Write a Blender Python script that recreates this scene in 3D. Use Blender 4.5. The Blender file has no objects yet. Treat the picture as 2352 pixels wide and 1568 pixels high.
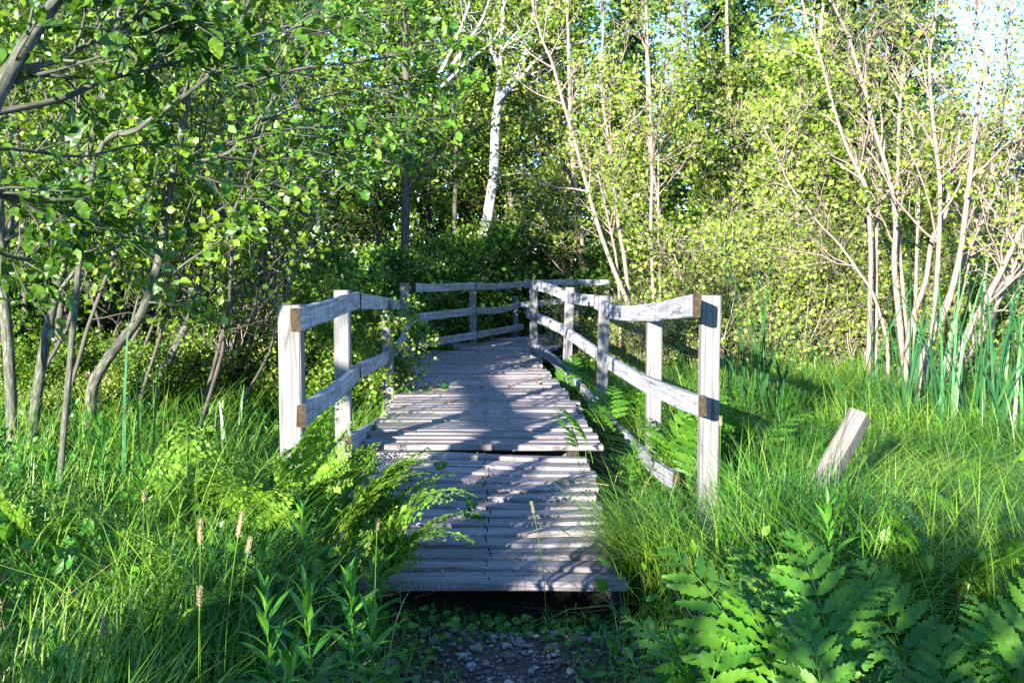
import bpy, math
import numpy as np
from mathutils import Vector

# ------------------------------------------------------------------ scene, camera, light
C = bpy.context.scene
COL = C.collection
R = np.random.default_rng(11)
CAM_Z = 1.5
FPX, CX, CY, HZ = 2286.7, 1176.0, 784.0, 618.0      # photograph at 2352 x 1568
PITCH = math.atan((CY - HZ) / FPX)
cd = bpy.data.cameras.new('camera'); cam = bpy.data.objects.new('camera', cd); COL.objects.link(cam)
cam.location = (0, 0, CAM_Z); cam.rotation_euler = (math.pi / 2 - PITCH, 0, 0)
cd.sensor_width = 36; cd.lens = 35; cd.clip_end = 2000; cd.clip_start = 0.05
C.camera = cam

SUN_AZ, SUN_EL = math.radians(26), math.radians(12)   # behind the camera, to its left
S = np.array([-math.sin(SUN_AZ) * math.cos(SUN_EL), -math.cos(SUN_AZ) * math.cos(SUN_EL), math.sin(SUN_EL)])
sd = bpy.data.lights.new('sun', 'SUN'); sun = bpy.data.objects.new('sun', sd); COL.objects.link(sun)
sun.rotation_euler = Vector(S).to_track_quat('Z', 'Y').to_euler()
sd.energy = 5.0; sd.angle = math.radians(0.5); sd.color = (1.0, 0.93, 0.83)
world = bpy.data.worlds.new('World'); C.world = world; world.use_nodes = True
wn = world.node_tree.nodes; wl = world.node_tree.links
sky = wn.new('ShaderNodeTexSky'); sky.sky_type = 'NISHITA'; sky.sun_disc = False
sky.sun_elevation = SUN_EL; sky.sun_rotation = math.atan2(S[0], S[1])
sky.dust_density = 0.0; sky.ozone_density = 5.0
wl.new(sky.outputs[0], wn['Background'].inputs[0]); wn['Background'].inputs[1].default_value = 0.135
C.view_settings.view_transform = 'Standard'; C.view_settings.look = 'None'
C.view_settings.gamma = 1.0; C.view_settings.exposure = 2.42
C.render.engine = 'CYCLES'
cy = C.cycles
cy.max_bounces = 6; cy.diffuse_bounces = 3; cy.glossy_bounces = 1; cy.transmission_bounces = 4; cy.transparent_max_bounces = 4
cy.caustics_reflective = False; cy.caustics_refractive = False
cy.sample_clamp_indirect = 4.0; cy.use_denoising = False

# ------------------------------------------------------------------ helpers
def at(px, py, y):
    """the point of the place seen at photo pixel (px, py) at depth y"""
    a, b = (px - CX) / FPX, (CY - py) / FPX
    d = np.array([a, math.cos(PITCH) + b * math.sin(PITCH), b * math.cos(PITCH) - math.sin(PITCH)])
    return np.array([0, 0, CAM_Z]) + d * (y / d[1])

def pix(P):
    P = np.atleast_2d(P); q = P - np.array([0, 0, CAM_Z])
    f = q[:, 1] * math.cos(PITCH) - q[:, 2] * math.sin(PITCH)
    u = q[:, 1] * math.sin(PITCH) + q[:, 2] * math.cos(PITCH)
    return CX + FPX * q[:, 0] / f, CY - FPX * u / f

def unit(v):
    v = np.asarray(v, float); return v / (np.linalg.norm(v, axis=-1, keepdims=True) + 1e-9)

class MB:
    """collects vertices and faces of one mesh"""
    def __init__(s): s.v = []; s.n = 0; s.loops = []; s.tot = []; s.mi = []; s.gp = []
    def add(s, v, faces, mi=0, gp=None):
        v = np.asarray(v, float).reshape(-1, 3)
        for f in faces: s.loops.append(np.asarray(f) + s.n); s.tot.append(np.array([len(f)])); s.mi.append(np.array([mi]))
        s.v.append(v); s.n += len(v); s.gp.append(np.zeros((len(v), 3)) if gp is None else gp)
    def bulk(s, v, loops, tot, mi=0, gp=None):
        v = np.asarray(v, float).reshape(-1, 3)
        s.loops.append(np.asarray(loops).ravel() + s.n); s.tot.append(np.asarray(tot)); s.mi.append(np.full(len(tot), mi))
        s.v.append(v); s.n += len(v); s.gp.append(np.zeros((len(v), 3)) if gp is None else gp)
    def mesh(s, name, mats, smooth=False, origin=None, grain=False):
        me = bpy.data.meshes.new(name)
        v = np.concatenate(s.v) if s.v else np.zeros((0, 3))
        if origin is not None: v = v - np.asarray(origin)
        lo = np.concatenate(s.loops).astype(np.int32); to = np.concatenate(s.tot).astype(np.int32)
        me.vertices.add(len(v)); me.vertices.foreach_set('co', v.astype(np.float32).ravel())
        me.loops.add(len(lo)); me.loops.foreach_set('vertex_index', lo)
        me.polygons.add(len(to)); me.polygons.foreach_set('loop_start', (np.cumsum(to) - to).astype(np.int32))
        for m in mats: me.materials.append(m)
        me.polygons.foreach_set('material_index', np.concatenate(s.mi).astype(np.int32))
        me.polygons.foreach_set('use_smooth', np.full(len(to), smooth))
        if grain:
            at_ = me.attributes.new('gp', 'FLOAT_VECTOR', 'POINT')
            at_.data.foreach_set('vector', np.concatenate(s.gp).astype(np.float32).ravel())
        me.update(calc_edges=True); me.validate()
        return me
    def tube(s, pts, rad, sides=6, mi=0, cap=True):
        pts = np.asarray(pts, float); n = len(pts)
        rad = np.broadcast_to(np.asarray(rad, float), (n,))
        t = np.gradient(pts, axis=0); t = unit(t)
        ref = np.array([0.31, 0.9, 0.2]) if abs(t[0][2]) > 0.6 else np.array([0.1, 0.05, 1.0])
        a = unit(np.cross(t, ref)); b = np.cross(t, a)
        th = np.arange(sides) / sides * 2 * math.pi
        ring = pts[:, None] + rad[:, None, None] * (np.cos(th)[None, :, None] * a[:, None] + np.sin(th)[None, :, None] * b[:, None])
        i = np.arange(n - 1)[:, None]; j = np.arange(sides)[None]; j2 = (j + 1) % sides
        q = np.stack([i * sides + j, i * sides + j2, (i + 1) * sides + j2, (i + 1) * sides + j], -1).reshape(-1, 4)
        L = np.concatenate([[0], np.cumsum(np.linalg.norm(np.diff(pts, axis=0), axis=1))])
        gp = np.stack([np.repeat(L, sides), np.tile(np.cos(th), n) , np.tile(np.sin(th), n)], 1) + R.uniform(0, 9)
        s.bulk(ring, q, np.full(len(q), 4), mi, gp)
        if cap:
            s.loops.append(np.arange(sides) + s.n - sides); s.tot.append(np.array([sides])); s.mi.append(np.array([mi]))
    def board(s, pts, w, h, ch=0.005, up=(0, 0, 1), twist=None, jit=0.0, mi=0, mi_end=1):
        """a sawn timber along pts: chamfered section w wide (sideways), h high, ends in material mi_end"""
        pts = np.asarray(pts, float); n = len(pts)
        t = unit(np.gradient(pts, axis=0)); sd_ = unit(np.cross(t, np.asarray(up, float))); u = np.cross(sd_, t)
        if twist is not None:
            c, q = np.cos(twist)[:, None], np.sin(twist)[:, None]; sd_, u = sd_ * c + u * q, u * c - sd_ * q
        wm = float(np.max(w)); wf = np.broadcast_to(np.asarray(w, float) / wm, (n,))[:, None, None]; a, b = wm / 2, h / 2
        sec = np.array([(-a, -b + ch), (-a + ch, -b), (a - ch, -b), (a, -b + ch), (a, b - ch), (a - ch, b), (-a + ch, b), (-a, b - ch)])
        ring = pts[:, None] + sec[None, :, :1] * wf * sd_[:, None] + sec[None, :, 1:] * u[:, None]
        if jit: ring = ring + R.normal(0, jit, ring.shape)
        i = np.arange(n - 1)[:, None]; j = np.arange(8)[None]; j2 = (j + 1) % 8
        f = np.stack([i * 8 + j, (i + 1) * 8 + j, (i + 1) * 8 + j2, i * 8 + j2], -1).reshape(-1, 4)
        L = np.concatenate([[0], np.cumsum(np.linalg.norm(np.diff(pts, axis=0), axis=1))])
        o = R.uniform(0, 30, 3)
        gp = np.stack([np.repeat(L, 8), np.tile(sec[:, 0], n), np.tile(sec[:, 1], n)], 1) + o
        base = s.n
        s.bulk(ring, f, np.full(len(f), 4), mi, gp)
        for k, fl in ((0, 1), (n - 1, -1)):
            s.loops.append((np.arange(8)[::fl] + base + k * 8)); s.tot.append(np.array([8])); s.mi.append(np.array([mi_end]))

def put(name, me, parent=None, loc=None):
    o = bpy.data.objects.new(name, me); COL.objects.link(o)
    if parent is not None: o.parent = parent
    if loc is not None: o.location = loc
    return o
def tag(o, label, cat, group=None, kind=None):
    if label: o['label'] = label
    if cat: o['category'] = cat
    if group: o['group'] = group
    if kind: o['kind'] = kind
    return o
def thing(name, label, cat, loc=(0, 0, 0), rotz=0.0, group=None):
    o = bpy.data.objects.new(name, None); COL.objects.link(o)
    o.empty_display_size = 0.2; o.location = loc; o.rotation_euler = (0, 0, rotz)
    return tag(o, label, cat, group)
def dup(root, loc, rotz=0.0, scale=1.0, label=None, group=None, tilt=(0, 0)):
    r = root.copy(); COL.objects.link(r); r.location = loc; r.rotation_euler = (tilt[0], tilt[1], rotz); r.scale = (scale,) * 3
    if label: r['label'] = label
    if group: r['group'] = group
    for ch in root.children:
        c = ch.copy(); COL.objects.link(c); c.parent = r
    return r

# ------------------------------------------------------------------ ground height
def sm(a, b, x): t = np.clip((np.asarray(x, float) - a) / (b - a), 0, 1); return t * t * (3 - 2 * t)
DECK = np.array([(-0.12, 4.37), (-0.16, 5.5), (-0.2, 6.65), (-0.25, 8.5), (-0.36, 10.3), (-0.47, 11.9), (-0.36, 13.3), (0.05, 14.7), (0.75, 15.8), (1.7, 16.45), (2.9, 16.7), (4.3, 16.8)])
def deck_dist(x, y):
    x = np.asarray(x, float); y = np.asarray(y, float); best = np.full(x.shape, 1e9)
    for (ax, ay), (bx, by) in zip(DECK[:-1], DECK[1:]):
        dx, dy = bx - ax, by - ay; t = np.clip(((x - ax) * dx + (y - ay) * dy) / (dx * dx + dy * dy), 0, 1)
        best = np.minimum(best, np.hypot(x - ax - t * dx, y - ay - t * dy))
    return best
def gz(x, y):
    x = np.asarray(x, float); y = np.asarray(y, float)
    z = 0.05 * np.sin(x * 1.3 + 0.7) * np.cos(y * 0.9) + 0.03 * np.sin(x * 3.1 + y * 2.3) + 0.02 * np.sin(5.3 * y - 4.1 * x)
    path = 1 - sm(0.35, 0.95, np.abs(x - 0.02))
    near = 1 - sm(4.0, 4.5, y)
    z = z * (1 - path * near * 0.9) + 0.10 * (1 - path) * (1 - sm(0.9, 3, np.abs(x))) * near
    z = z + 0.12 * sm(-1.2, -3.0, x) + 0.28 * sm(15, 24, y) * 1.0
    z = z - 0.07 * (1 - sm(0.7, 1.2, deck_dist(x, y)))  # trodden low ground under the boardwalk
    return z

# ------------------------------------------------------------------ materials
def nt(name):
    m = bpy.data.materials.new(name); m.use_nodes = True
    n = m.node_tree.nodes; n.clear(); return m, n, m.node_tree.links
def ramp(n, stops, interp='LINEAR'):
    r = n.new('ShaderNodeValToRGB'); e = r.color_ramp.elements; r.color_ramp.interpolation = interp
    while len(e) < len(stops): e.new(0.5)
    for k, (p, c) in enumerate(stops): e[k].position = p; e[k].color = (*c, 1)
    return r
def leaf_mat(name, cols, trans=0.35, rough=0.42, spec=0.35, ttint=(1.25, 1.3, 0.55), patchy=0):
    m, n, l = nt(name)
    g = n.new('ShaderNodeNewGeometry'); oi = n.new('ShaderNodeObjectInfo')
    r = ramp(n, [(i / (len(cols) - 1), c) for i, c in enumerate(cols)]); l.new(g.outputs['Random Per Island'], r.inputs[0])
    hs = n.new('ShaderNodeHueSaturation'); l.new(r.outputs[0], hs.inputs['Color'])
    mr = n.new('ShaderNodeMapRange'); mr.inputs[3].default_value = 0.75; mr.inputs[4].default_value = 1.25
    l.new(oi.outputs['Random'], mr.inputs[0]); l.new(mr.outputs[0], hs.inputs['Value'])
    if patchy:   # stands of differently coloured plants
        tc = n.new('ShaderNodeTexCoord'); no = n.new('ShaderNodeTexNoise'); no.inputs['Scale'].default_value = patchy; no.inputs['Detail'].default_value = 3; l.new(tc.outputs['Object'], no.inputs[0])
        m2 = n.new('ShaderNodeMapRange'); m2.inputs[1].default_value = .35; m2.inputs[2].default_value = .65; m2.inputs[3].default_value = .55; m2.inputs[4].default_value = 1.35; l.new(no.outputs[0], m2.inputs[0]); l.new(m2.outputs[0], hs.inputs['Value'])
        m3 = n.new('ShaderNodeMapRange'); m3.inputs[1].default_value = .35; m3.inputs[2].default_value = .65; m3.inputs[3].default_value = .535; m3.inputs[4].default_value = .48; l.new(no.outputs[0], m3.inputs[0]); l.new(m3.outputs[0], hs.inputs['Hue'])
    p = n.new('ShaderNodeBsdfPrincipled'); p.inputs['Roughness'].default_value = rough; p.inputs['Specular IOR Level'].default_value = spec
    l.new(hs.outputs[0], p.inputs['Base Color'])
    t = n.new('ShaderNodeBsdfTranslucent')
    mx = n.new('ShaderNodeMix'); mx.data_type = 'RGBA'; mx.blend_type = 'MULTIPLY'; mx.inputs[0].default_value = 1
    l.new(hs.outputs[0], mx.inputs[6]); mx.inputs[7].default_value = (*ttint, 1); l.new(mx.outputs[2], t.inputs[0])
    s = n.new('ShaderNodeMixShader'); s.inputs[0].default_value = trans; l.new(p.outputs[0], s.inputs[1]); l.new(t.outputs[0], s.inputs[2])
    o = n.new('ShaderNodeOutputMaterial'); l.new(s.outputs[0], o.inputs[0]); return m
def wood_mat(name, light, dark, stain, bump=0.5, stv=(2.2, 9, 9)):
    m, n, l = nt(name)
    a = n.new('ShaderNodeAttribute'); a.attribute_name = 'gp'
    mp = n.new('ShaderNodeMapping'); mp.inputs['Scale'].default_value = (1.6, 70, 70); l.new(a.outputs['Vector'], mp.inputs[0])
    n1 = n.new('ShaderNodeTexNoise'); n1.inputs['Scale'].default_value = 1.0; n1.inputs['Detail'].default_value = 6; n1.inputs['Roughness'].default_value = 0.65; n1.inputs['Distortion'].default_value = 0.6
    l.new(mp.outputs[0], n1.inputs[0])
    r = ramp(n, [(0.28, dark), (0.46, tuple((x + y) / 2 for x, y in zip(light, dark))), (0.62, light)]); l.new(n1.outputs[0], r.inputs[0])
    mp2 = n.new('ShaderNodeMapping'); mp2.inputs['Scale'].default_value = stv; l.new(a.outputs['Vector'], mp2.inputs[0])
    n2 = n.new('ShaderNodeTexNoise'); n2.inputs['Scale'].default_value = 1.3; n2.inputs['Detail'].default_value = 5; l.new(mp2.outputs[0], n2.inputs[0])
    r2 = ramp(n, [(0.38, (0, 0, 0)), (0.7, (1, 1, 1))]); l.new(n2.outputs[0], r2.inputs[0])
    mx = n.new('ShaderNodeMix'); mx.data_type = 'RGBA'; l.new(r2.outputs[0], mx.inputs[0]); l.new(r.outputs[0], mx.inputs[6]); mx.inputs[7].default_value = (*stain, 1)
    mul = n.new('ShaderNodeMath'); mul.operation = 'MULTIPLY'; l.new(r2.outputs[0], mul.inputs[0]); mul.inputs[1].default_value = 0.6; l.new(mul.outputs[0], mx.inputs[0])
    # drying cracks along the grain
    mp3 = n.new('ShaderNodeMapping'); mp3.inputs['Scale'].default_value = (0.9, 26, 26); l.new(a.outputs['Vector'], mp3.inputs[0])
    v = n.new('ShaderNodeTexVoronoi'); v.feature = 'DISTANCE_TO_EDGE'; v.inputs['Scale'].default_value = 1.0; l.new(mp3.outputs[0], v.inputs[0])
    r3 = ramp(n, [(0.0, (0.25, 0.23, 0.2)), (0.035, (1, 1, 1))]); l.new(v.outputs[0], r3.inputs[0])
    mx2 = n.new('ShaderNodeMix'); mx2.data_type = 'RGBA'; mx2.blend_type = 'MULTIPLY'; mx2.inputs[0].default_value = 0.75
    l.new(mx.outputs[2], mx2.inputs[6]); l.new(r3.outputs[0], mx2.inputs[7])
    gi = n.new('ShaderNodeNewGeometry'); mi = n.new('ShaderNodeMapRange'); mi.inputs[3].default_value = 0.68; mi.inputs[4].default_value = 1.18; l.new(gi.outputs['Random Per Island'], mi.inputs[0])
    hv = n.new('ShaderNodeHueSaturation'); l.new(mi.outputs[0], hv.inputs['Value']); l.new(mx2.outputs[2], hv.inputs['Color'])
    p = n.new('ShaderNodeBsdfPrincipled'); p.inputs['Roughness'].default_value = 0.75; p.inputs['Specular IOR Level'].default_value = 0.3
    l.new(hv.outputs[0], p.inputs['Base Color'])
    b = n.new('ShaderNodeBump'); b.inputs['Strength'].default_value = bump; b.inputs['Distance'].default_value = 0.004; l.new(n1.outputs[0], b.inputs['Height']); l.new(b.outputs[0], p.inputs['Normal'])
    o = n.new('ShaderNodeOutputMaterial'); l.new(p.outputs[0], o.inputs[0]); return m
def noise_mat(name, stops, scale=4.0, detail=6, vec=(1, 1, 1), coord='Object', rough=0.85, bump=0.3, bdist=0.01, attr=None):
    m, n, l = nt(name)
    mp = n.new('ShaderNodeMapping'); mp.inputs['Scale'].default_value = vec
    if attr: a = n.new('ShaderNodeAttribute'); a.attribute_name = attr; l.new(a.outputs['Vector'], mp.inputs[0])
    else: tc = n.new('ShaderNodeTexCoord'); l.new(tc.outputs[coord], mp.inputs[0])
    t = n.new('ShaderNodeTexNoise'); t.inputs['Scale'].default_value = scale; t.inputs['Detail'].default_value = detail; t.inputs['Roughness'].default_value = 0.65; l.new(mp.outputs[0], t.inputs[0])
    r = ramp(n, stops); l.new(t.outputs[0], r.inputs[0])
    p = n.new('ShaderNodeBsdfPrincipled'); p.inputs['Roughness'].default_value = rough; p.inputs['Specular IOR Level'].default_value = 0.25
    l.new(r.outputs[0], p.inputs['Base Color'])
    b = n.new('ShaderNodeBump'); b.inputs['Strength'].default_value = bump; b.inputs['Distance'].default_value = bdist; l.new(t.outputs[0], b.inputs['Height']); l.new(b.outputs[0], p.inputs['Normal'])
    o = n.new('ShaderNodeOutputMaterial'); l.new(p.outputs[0], o.inputs[0]); return m
def island_mat(name, cols, rough=0.8):
    m, n, l = nt(name); g = n.new('ShaderNodeNewGeometry')
    r = ramp(n, [(i / (len(cols) - 1), c) for i, c in enumerate(cols)]); l.new(g.outputs['Random Per Island'], r.inputs[0])
    p = n.new('ShaderNodeBsdfPrincipled'); p.inputs['Roughness'].default_value = rough; l.new(r.outputs[0], p.inputs['Base Color'])
    o = n.new('ShaderNodeOutputMaterial'); l.new(p.outputs[0], o.inputs[0]); return m

M = {}
M['rail'] = wood_mat('weathered_rail_wood', (0.44, 0.45, 0.50), (0.10, 0.10, 0.12), (0.12, 0.12, 0.14), 0.9, (11, 3, 3))
M['post'] = wood_mat('weathered_post_wood', (0.21, 0.21, 0.212), (0.05, 0.052, 0.05), (0.14, 0.13, 0.115), 1.0)
M['old'] = wood_mat('rotting_wood', (0.20, 0.19, 0.18), (0.04, 0.034, 0.028), (0.085, 0.07, 0.052), 1.2)
M['plank'] = wood_mat('weathered_deck_wood', (0.33, 0.30, 0.315), (0.07, 0.06, 0.065), (0.12, 0.09, 0.08), 1.0)
M['nail'] = noise_mat('rusty_nail', [(0.3, (0.015, 0.01, 0.008)), (0.7, (0.06, 0.03, 0.015))], 60, attr='gp')
M['endgrain'] = noise_mat('end_grain', [(0.3, (0.008, 0.006, 0.004)), (0.55, (0.035, 0.024, 0.012)), (0.75, (0.085, 0.06, 0.028))], 40)
M['soil'] = noise_mat('damp_soil', [(0.3, (0.012, 0.011, 0.006)), (0.55, (0.03, 0.026, 0.014)), (0.7, (0.03, 0.045, 0.012))], 3, bump=0.6, bdist=0.03)
M['gravel'] = noise_mat('trodden_grit', [(0.3, (0.022, 0.016, 0.013)), (0.5, (0.05, 0.036, 0.03)), (0.68, (0.11, 0.09, 0.08))], 55, bump=0.8, bdist=0.01)
M['pebble'] = island_mat('pebbles', [(0.05, 0.04, 0.035), (0.14, 0.095, 0.075), (0.20, 0.165, 0.15), (0.09, 0.07, 0.065), (0.30, 0.27, 0.25)])
M['bark_l'] = noise_mat('alder_bark', [(0.3, (0.02, 0.02, 0.012)), (0.46, (0.05, 0.052, 0.036)), (0.58, (0.095, 0.10, 0.075)), (0.74, (0.25, 0.26, 0.23))], 1, vec=(14, 2.4, 2.4), attr='gp', bump=0.25)
M['bark_r'] = noise_mat('pale_alder_bark', [(0.3, (0.07, 0.05, 0.04)), (0.48, (0.19, 0.145, 0.12)), (0.6, (0.26, 0.21, 0.18)), (0.74, (0.38, 0.34, 0.31))], 1, vec=(12, 2, 2), attr='gp', bump=0.25)
M['bark_dark'] = noise_mat('dark_bark', [(0.3, (0.03, 0.026, 0.02)), (0.6, (0.09, 0.08, 0.065)), (0.75, (0.17, 0.16, 0.14))], 1, vec=(4, 3, 3), attr='gp', bump=0.5)
M['twig'] = noise_mat('dry_twig', [(0.35, (0.13, 0.10, 0.075)), (0.65, (0.30, 0.25, 0.2))], 1, vec=(6, 1, 1), attr='gp')
M['birch'] = noise_mat('birch_bark', [(0.36, (0.03, 0.028, 0.025)), (0.43, (0.26, 0.25, 0.23)), (0.54, (0.36, 0.355, 0.34)), (0.7, (0.46, 0.455, 0.45))], 1, vec=(9, 1.6, 1.6), attr='gp', bump=0.2)
M['lf_near'] = leaf_mat('alder_leaf', [(0.030, 0.090, 0.008), (0.065, 0.16, 0.012), (0.11, 0.21, 0.018)], 0.36, 0.33, 0.5)
M['lf_left'] = leaf_mat('thicket_leaf', [(0.040, 0.10, 0.008), (0.10, 0.19, 0.012), (0.18, 0.26, 0.022)], 0.36, 0.35, 0.5)
M['lf_back'] = leaf_mat('woodland_leaf', [(0.035, 0.09, 0.008), (0.10, 0.18, 0.013), (0.19, 0.26, 0.03)], 0.34)
M['lf_right'] = leaf_mat('young_alder_leaf', [(0.08, 0.15, 0.012), (0.15, 0.22, 0.025), (0.24, 0.28, 0.06)], 0.32)
M['lf_bush'] = leaf_mat('bush_leaf', [(0.022, 0.075, 0.008), (0.065, 0.155, 0.012), (0.13, 0.22, 0.02)], 0.34)
M['needle'] = leaf_mat('spruce_needles', [(0.010, 0.030, 0.012), (0.02, 0.055, 0.02), (0.03, 0.07, 0.02)], 0.1)
M['grass'] = leaf_mat('grass_blade', [(0.04, 0.13, 0.012), (0.08, 0.20, 0.016), (0.13, 0.25, 0.024), (0.20, 0.28, 0.05)], 0.34, 0.4, patchy=1.3)
M['dry'] = leaf_mat('dry_grass', [(0.25, 0.19, 0.10), (0.38, 0.32, 0.20)], 0.2, ttint=(1, 1, 1))
M['herb'] = leaf_mat('herb_leaf', [(0.035, 0.13, 0.014), (0.06, 0.18, 0.016), (0.11, 0.25, 0.02)], 0.34, patchy=1.7)
M['fern'] = leaf_mat('fern_frond', [(0.035, 0.13, 0.012), (0.065, 0.185, 0.014), (0.10, 0.22, 0.018)], 0.4, 0.5)
M['bracken'] = leaf_mat('bracken_frond', [(0.07, 0.18, 0.012), (0.12, 0.24, 0.02), (0.17, 0.26, 0.03)], 0.36, 0.5)
M['reed'] = leaf_mat('cattail_blade', [(0.018, 0.085, 0.032), (0.035, 0.125, 0.042), (0.05, 0.15, 0.03)], 0.22, 0.35, 0.5)
M['seed'] = island_mat('seed_head', [(0.19, 0.17, 0.075), (0.24, 0.20, 0.10)])
M['petal'] = island_mat('clover_flower', [(0.45, 0.10, 0.28), (0.55, 0.16, 0.34)])
M['litter'] = island_mat('dead_leaf', [(0.10, 0.055, 0.025), (0.20, 0.12, 0.05), (0.28, 0.19, 0.09), (0.30, 0.30, 0.08)])

# ------------------------------------------------------------------ leaf templates (length along y, unit long)
def T_small():
    return np.array([(0, 0, 0), (-0.36, 0.5, 0.07), (0.36, 0.5, 0.07), (0, 1, -0.03)], float), [(0, 3, 1), (0, 2, 3)]
def T_mid():
    v = [(0, 0, 0), (-.30, .26, .05), (-.36, .58, .05), (0, 1, -.08), (.36, .58, .05), (.30, .26, .05), (0, .26, 0), (0, .58, -.01)]
    return np.array(v, float), [(0, 6, 1), (1, 6, 7, 2), (2, 7, 3), (0, 5, 6), (6, 5, 4, 7), (7, 4, 3)]
def T_serr(n=9, w=0.31, amp=.05):
    mid, L, Rr = [], [], []
    for k in range(n + 1):
        t = k / n; ww = w * math.sin(math.pi * min(1, t ** 0.75)) ** 0.8 * (1 + (amp if k % 2 else -amp)) if 0 < k < n else 0
        z = -0.16 * t * t; f = 0.03 * math.sin(k * 1.9)
        mid.append((0, t, z)); L.append((-ww, t + 0.05 * (k % 2), z + 0.16 * ww + f)); Rr.append((ww, t + 0.05 * (k % 2), z + 0.16 * ww - f))
    v = mid + L[1:n] + Rr[1:n]; f = []
    l = lambda k: n + k; r = lambda k: n + (n - 1) + k
    f += [(0, 1, l(1)), (0, r(1), 1), (n - 1, n, l(n - 1)), (n - 1, r(n - 1), n)]
    for k in range(1, n - 1): f += [(k, k + 1, l(k + 1), l(k)), (k, r(k), r(k + 1), k + 1)]
    return np.array(v, float), f
def T_lance(n=5, w=0.09):
    v, f = [(0, 0, 0)], []
    for k in range(1, n):
        t = k / n; ww = w * math.sin(math.pi * t ** 0.8); z = -0.28 * t * t + 0.12 * t
        v += [(-ww, t, z + 0.35 * ww), (0, t, z), (ww, t, z + 0.35 * ww)]
    v.append((0, 0.97, -0.16)); e = len(v) - 1
    f += [(0, 2, 1), (0, 3, 2)]
    for k in range(n - 2): a = 1 + 3 * k; f += [(a, a + 1, a + 4, a + 3), (a + 1, a + 2, a + 5, a + 4)]
    a = 1 + 3 * (n - 2); f += [(a, a + 1, e), (a + 1, a + 2, e)]
    return np.array(v, float), f
TS, TM, TR, TL = T_small(), T_mid(), T_serr(), T_lance()

def scatter(mb, tmpl, P, A, N, size, width=1.0, mi=0):
    """copies of a leaf template: tips along A, faces towards N"""
    v, f = tmpl; P = np.asarray(P, float)
    if len(P) == 0: return
    A = unit(A); N = np.asarray(N, float); N = unit(N - (N * A).sum(1, keepdims=True) * A); X = np.cross(A, N)
    size = np.broadcast_to(np.asarray(size, float), (len(P),)); width = np.broadcast_to(np.asarray(width, float), (len(P),))
    V = P[:, None] + size[:, None, None] * (v[None, :, :1] * width[:, None, None] * X[:, None] + v[None, :, 1:2] * A[:, None] + v[None, :, 2:] * N[:, None])
    lf = np.concatenate([np.asarray(q) for q in f]); tot = np.array([len(q) for q in f])
    loops = (lf[None] + np.arange(len(P))[:, None] * len(v)).ravel()
    mb.bulk(V, loops, np.tile(tot, len(P)), mi)

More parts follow.
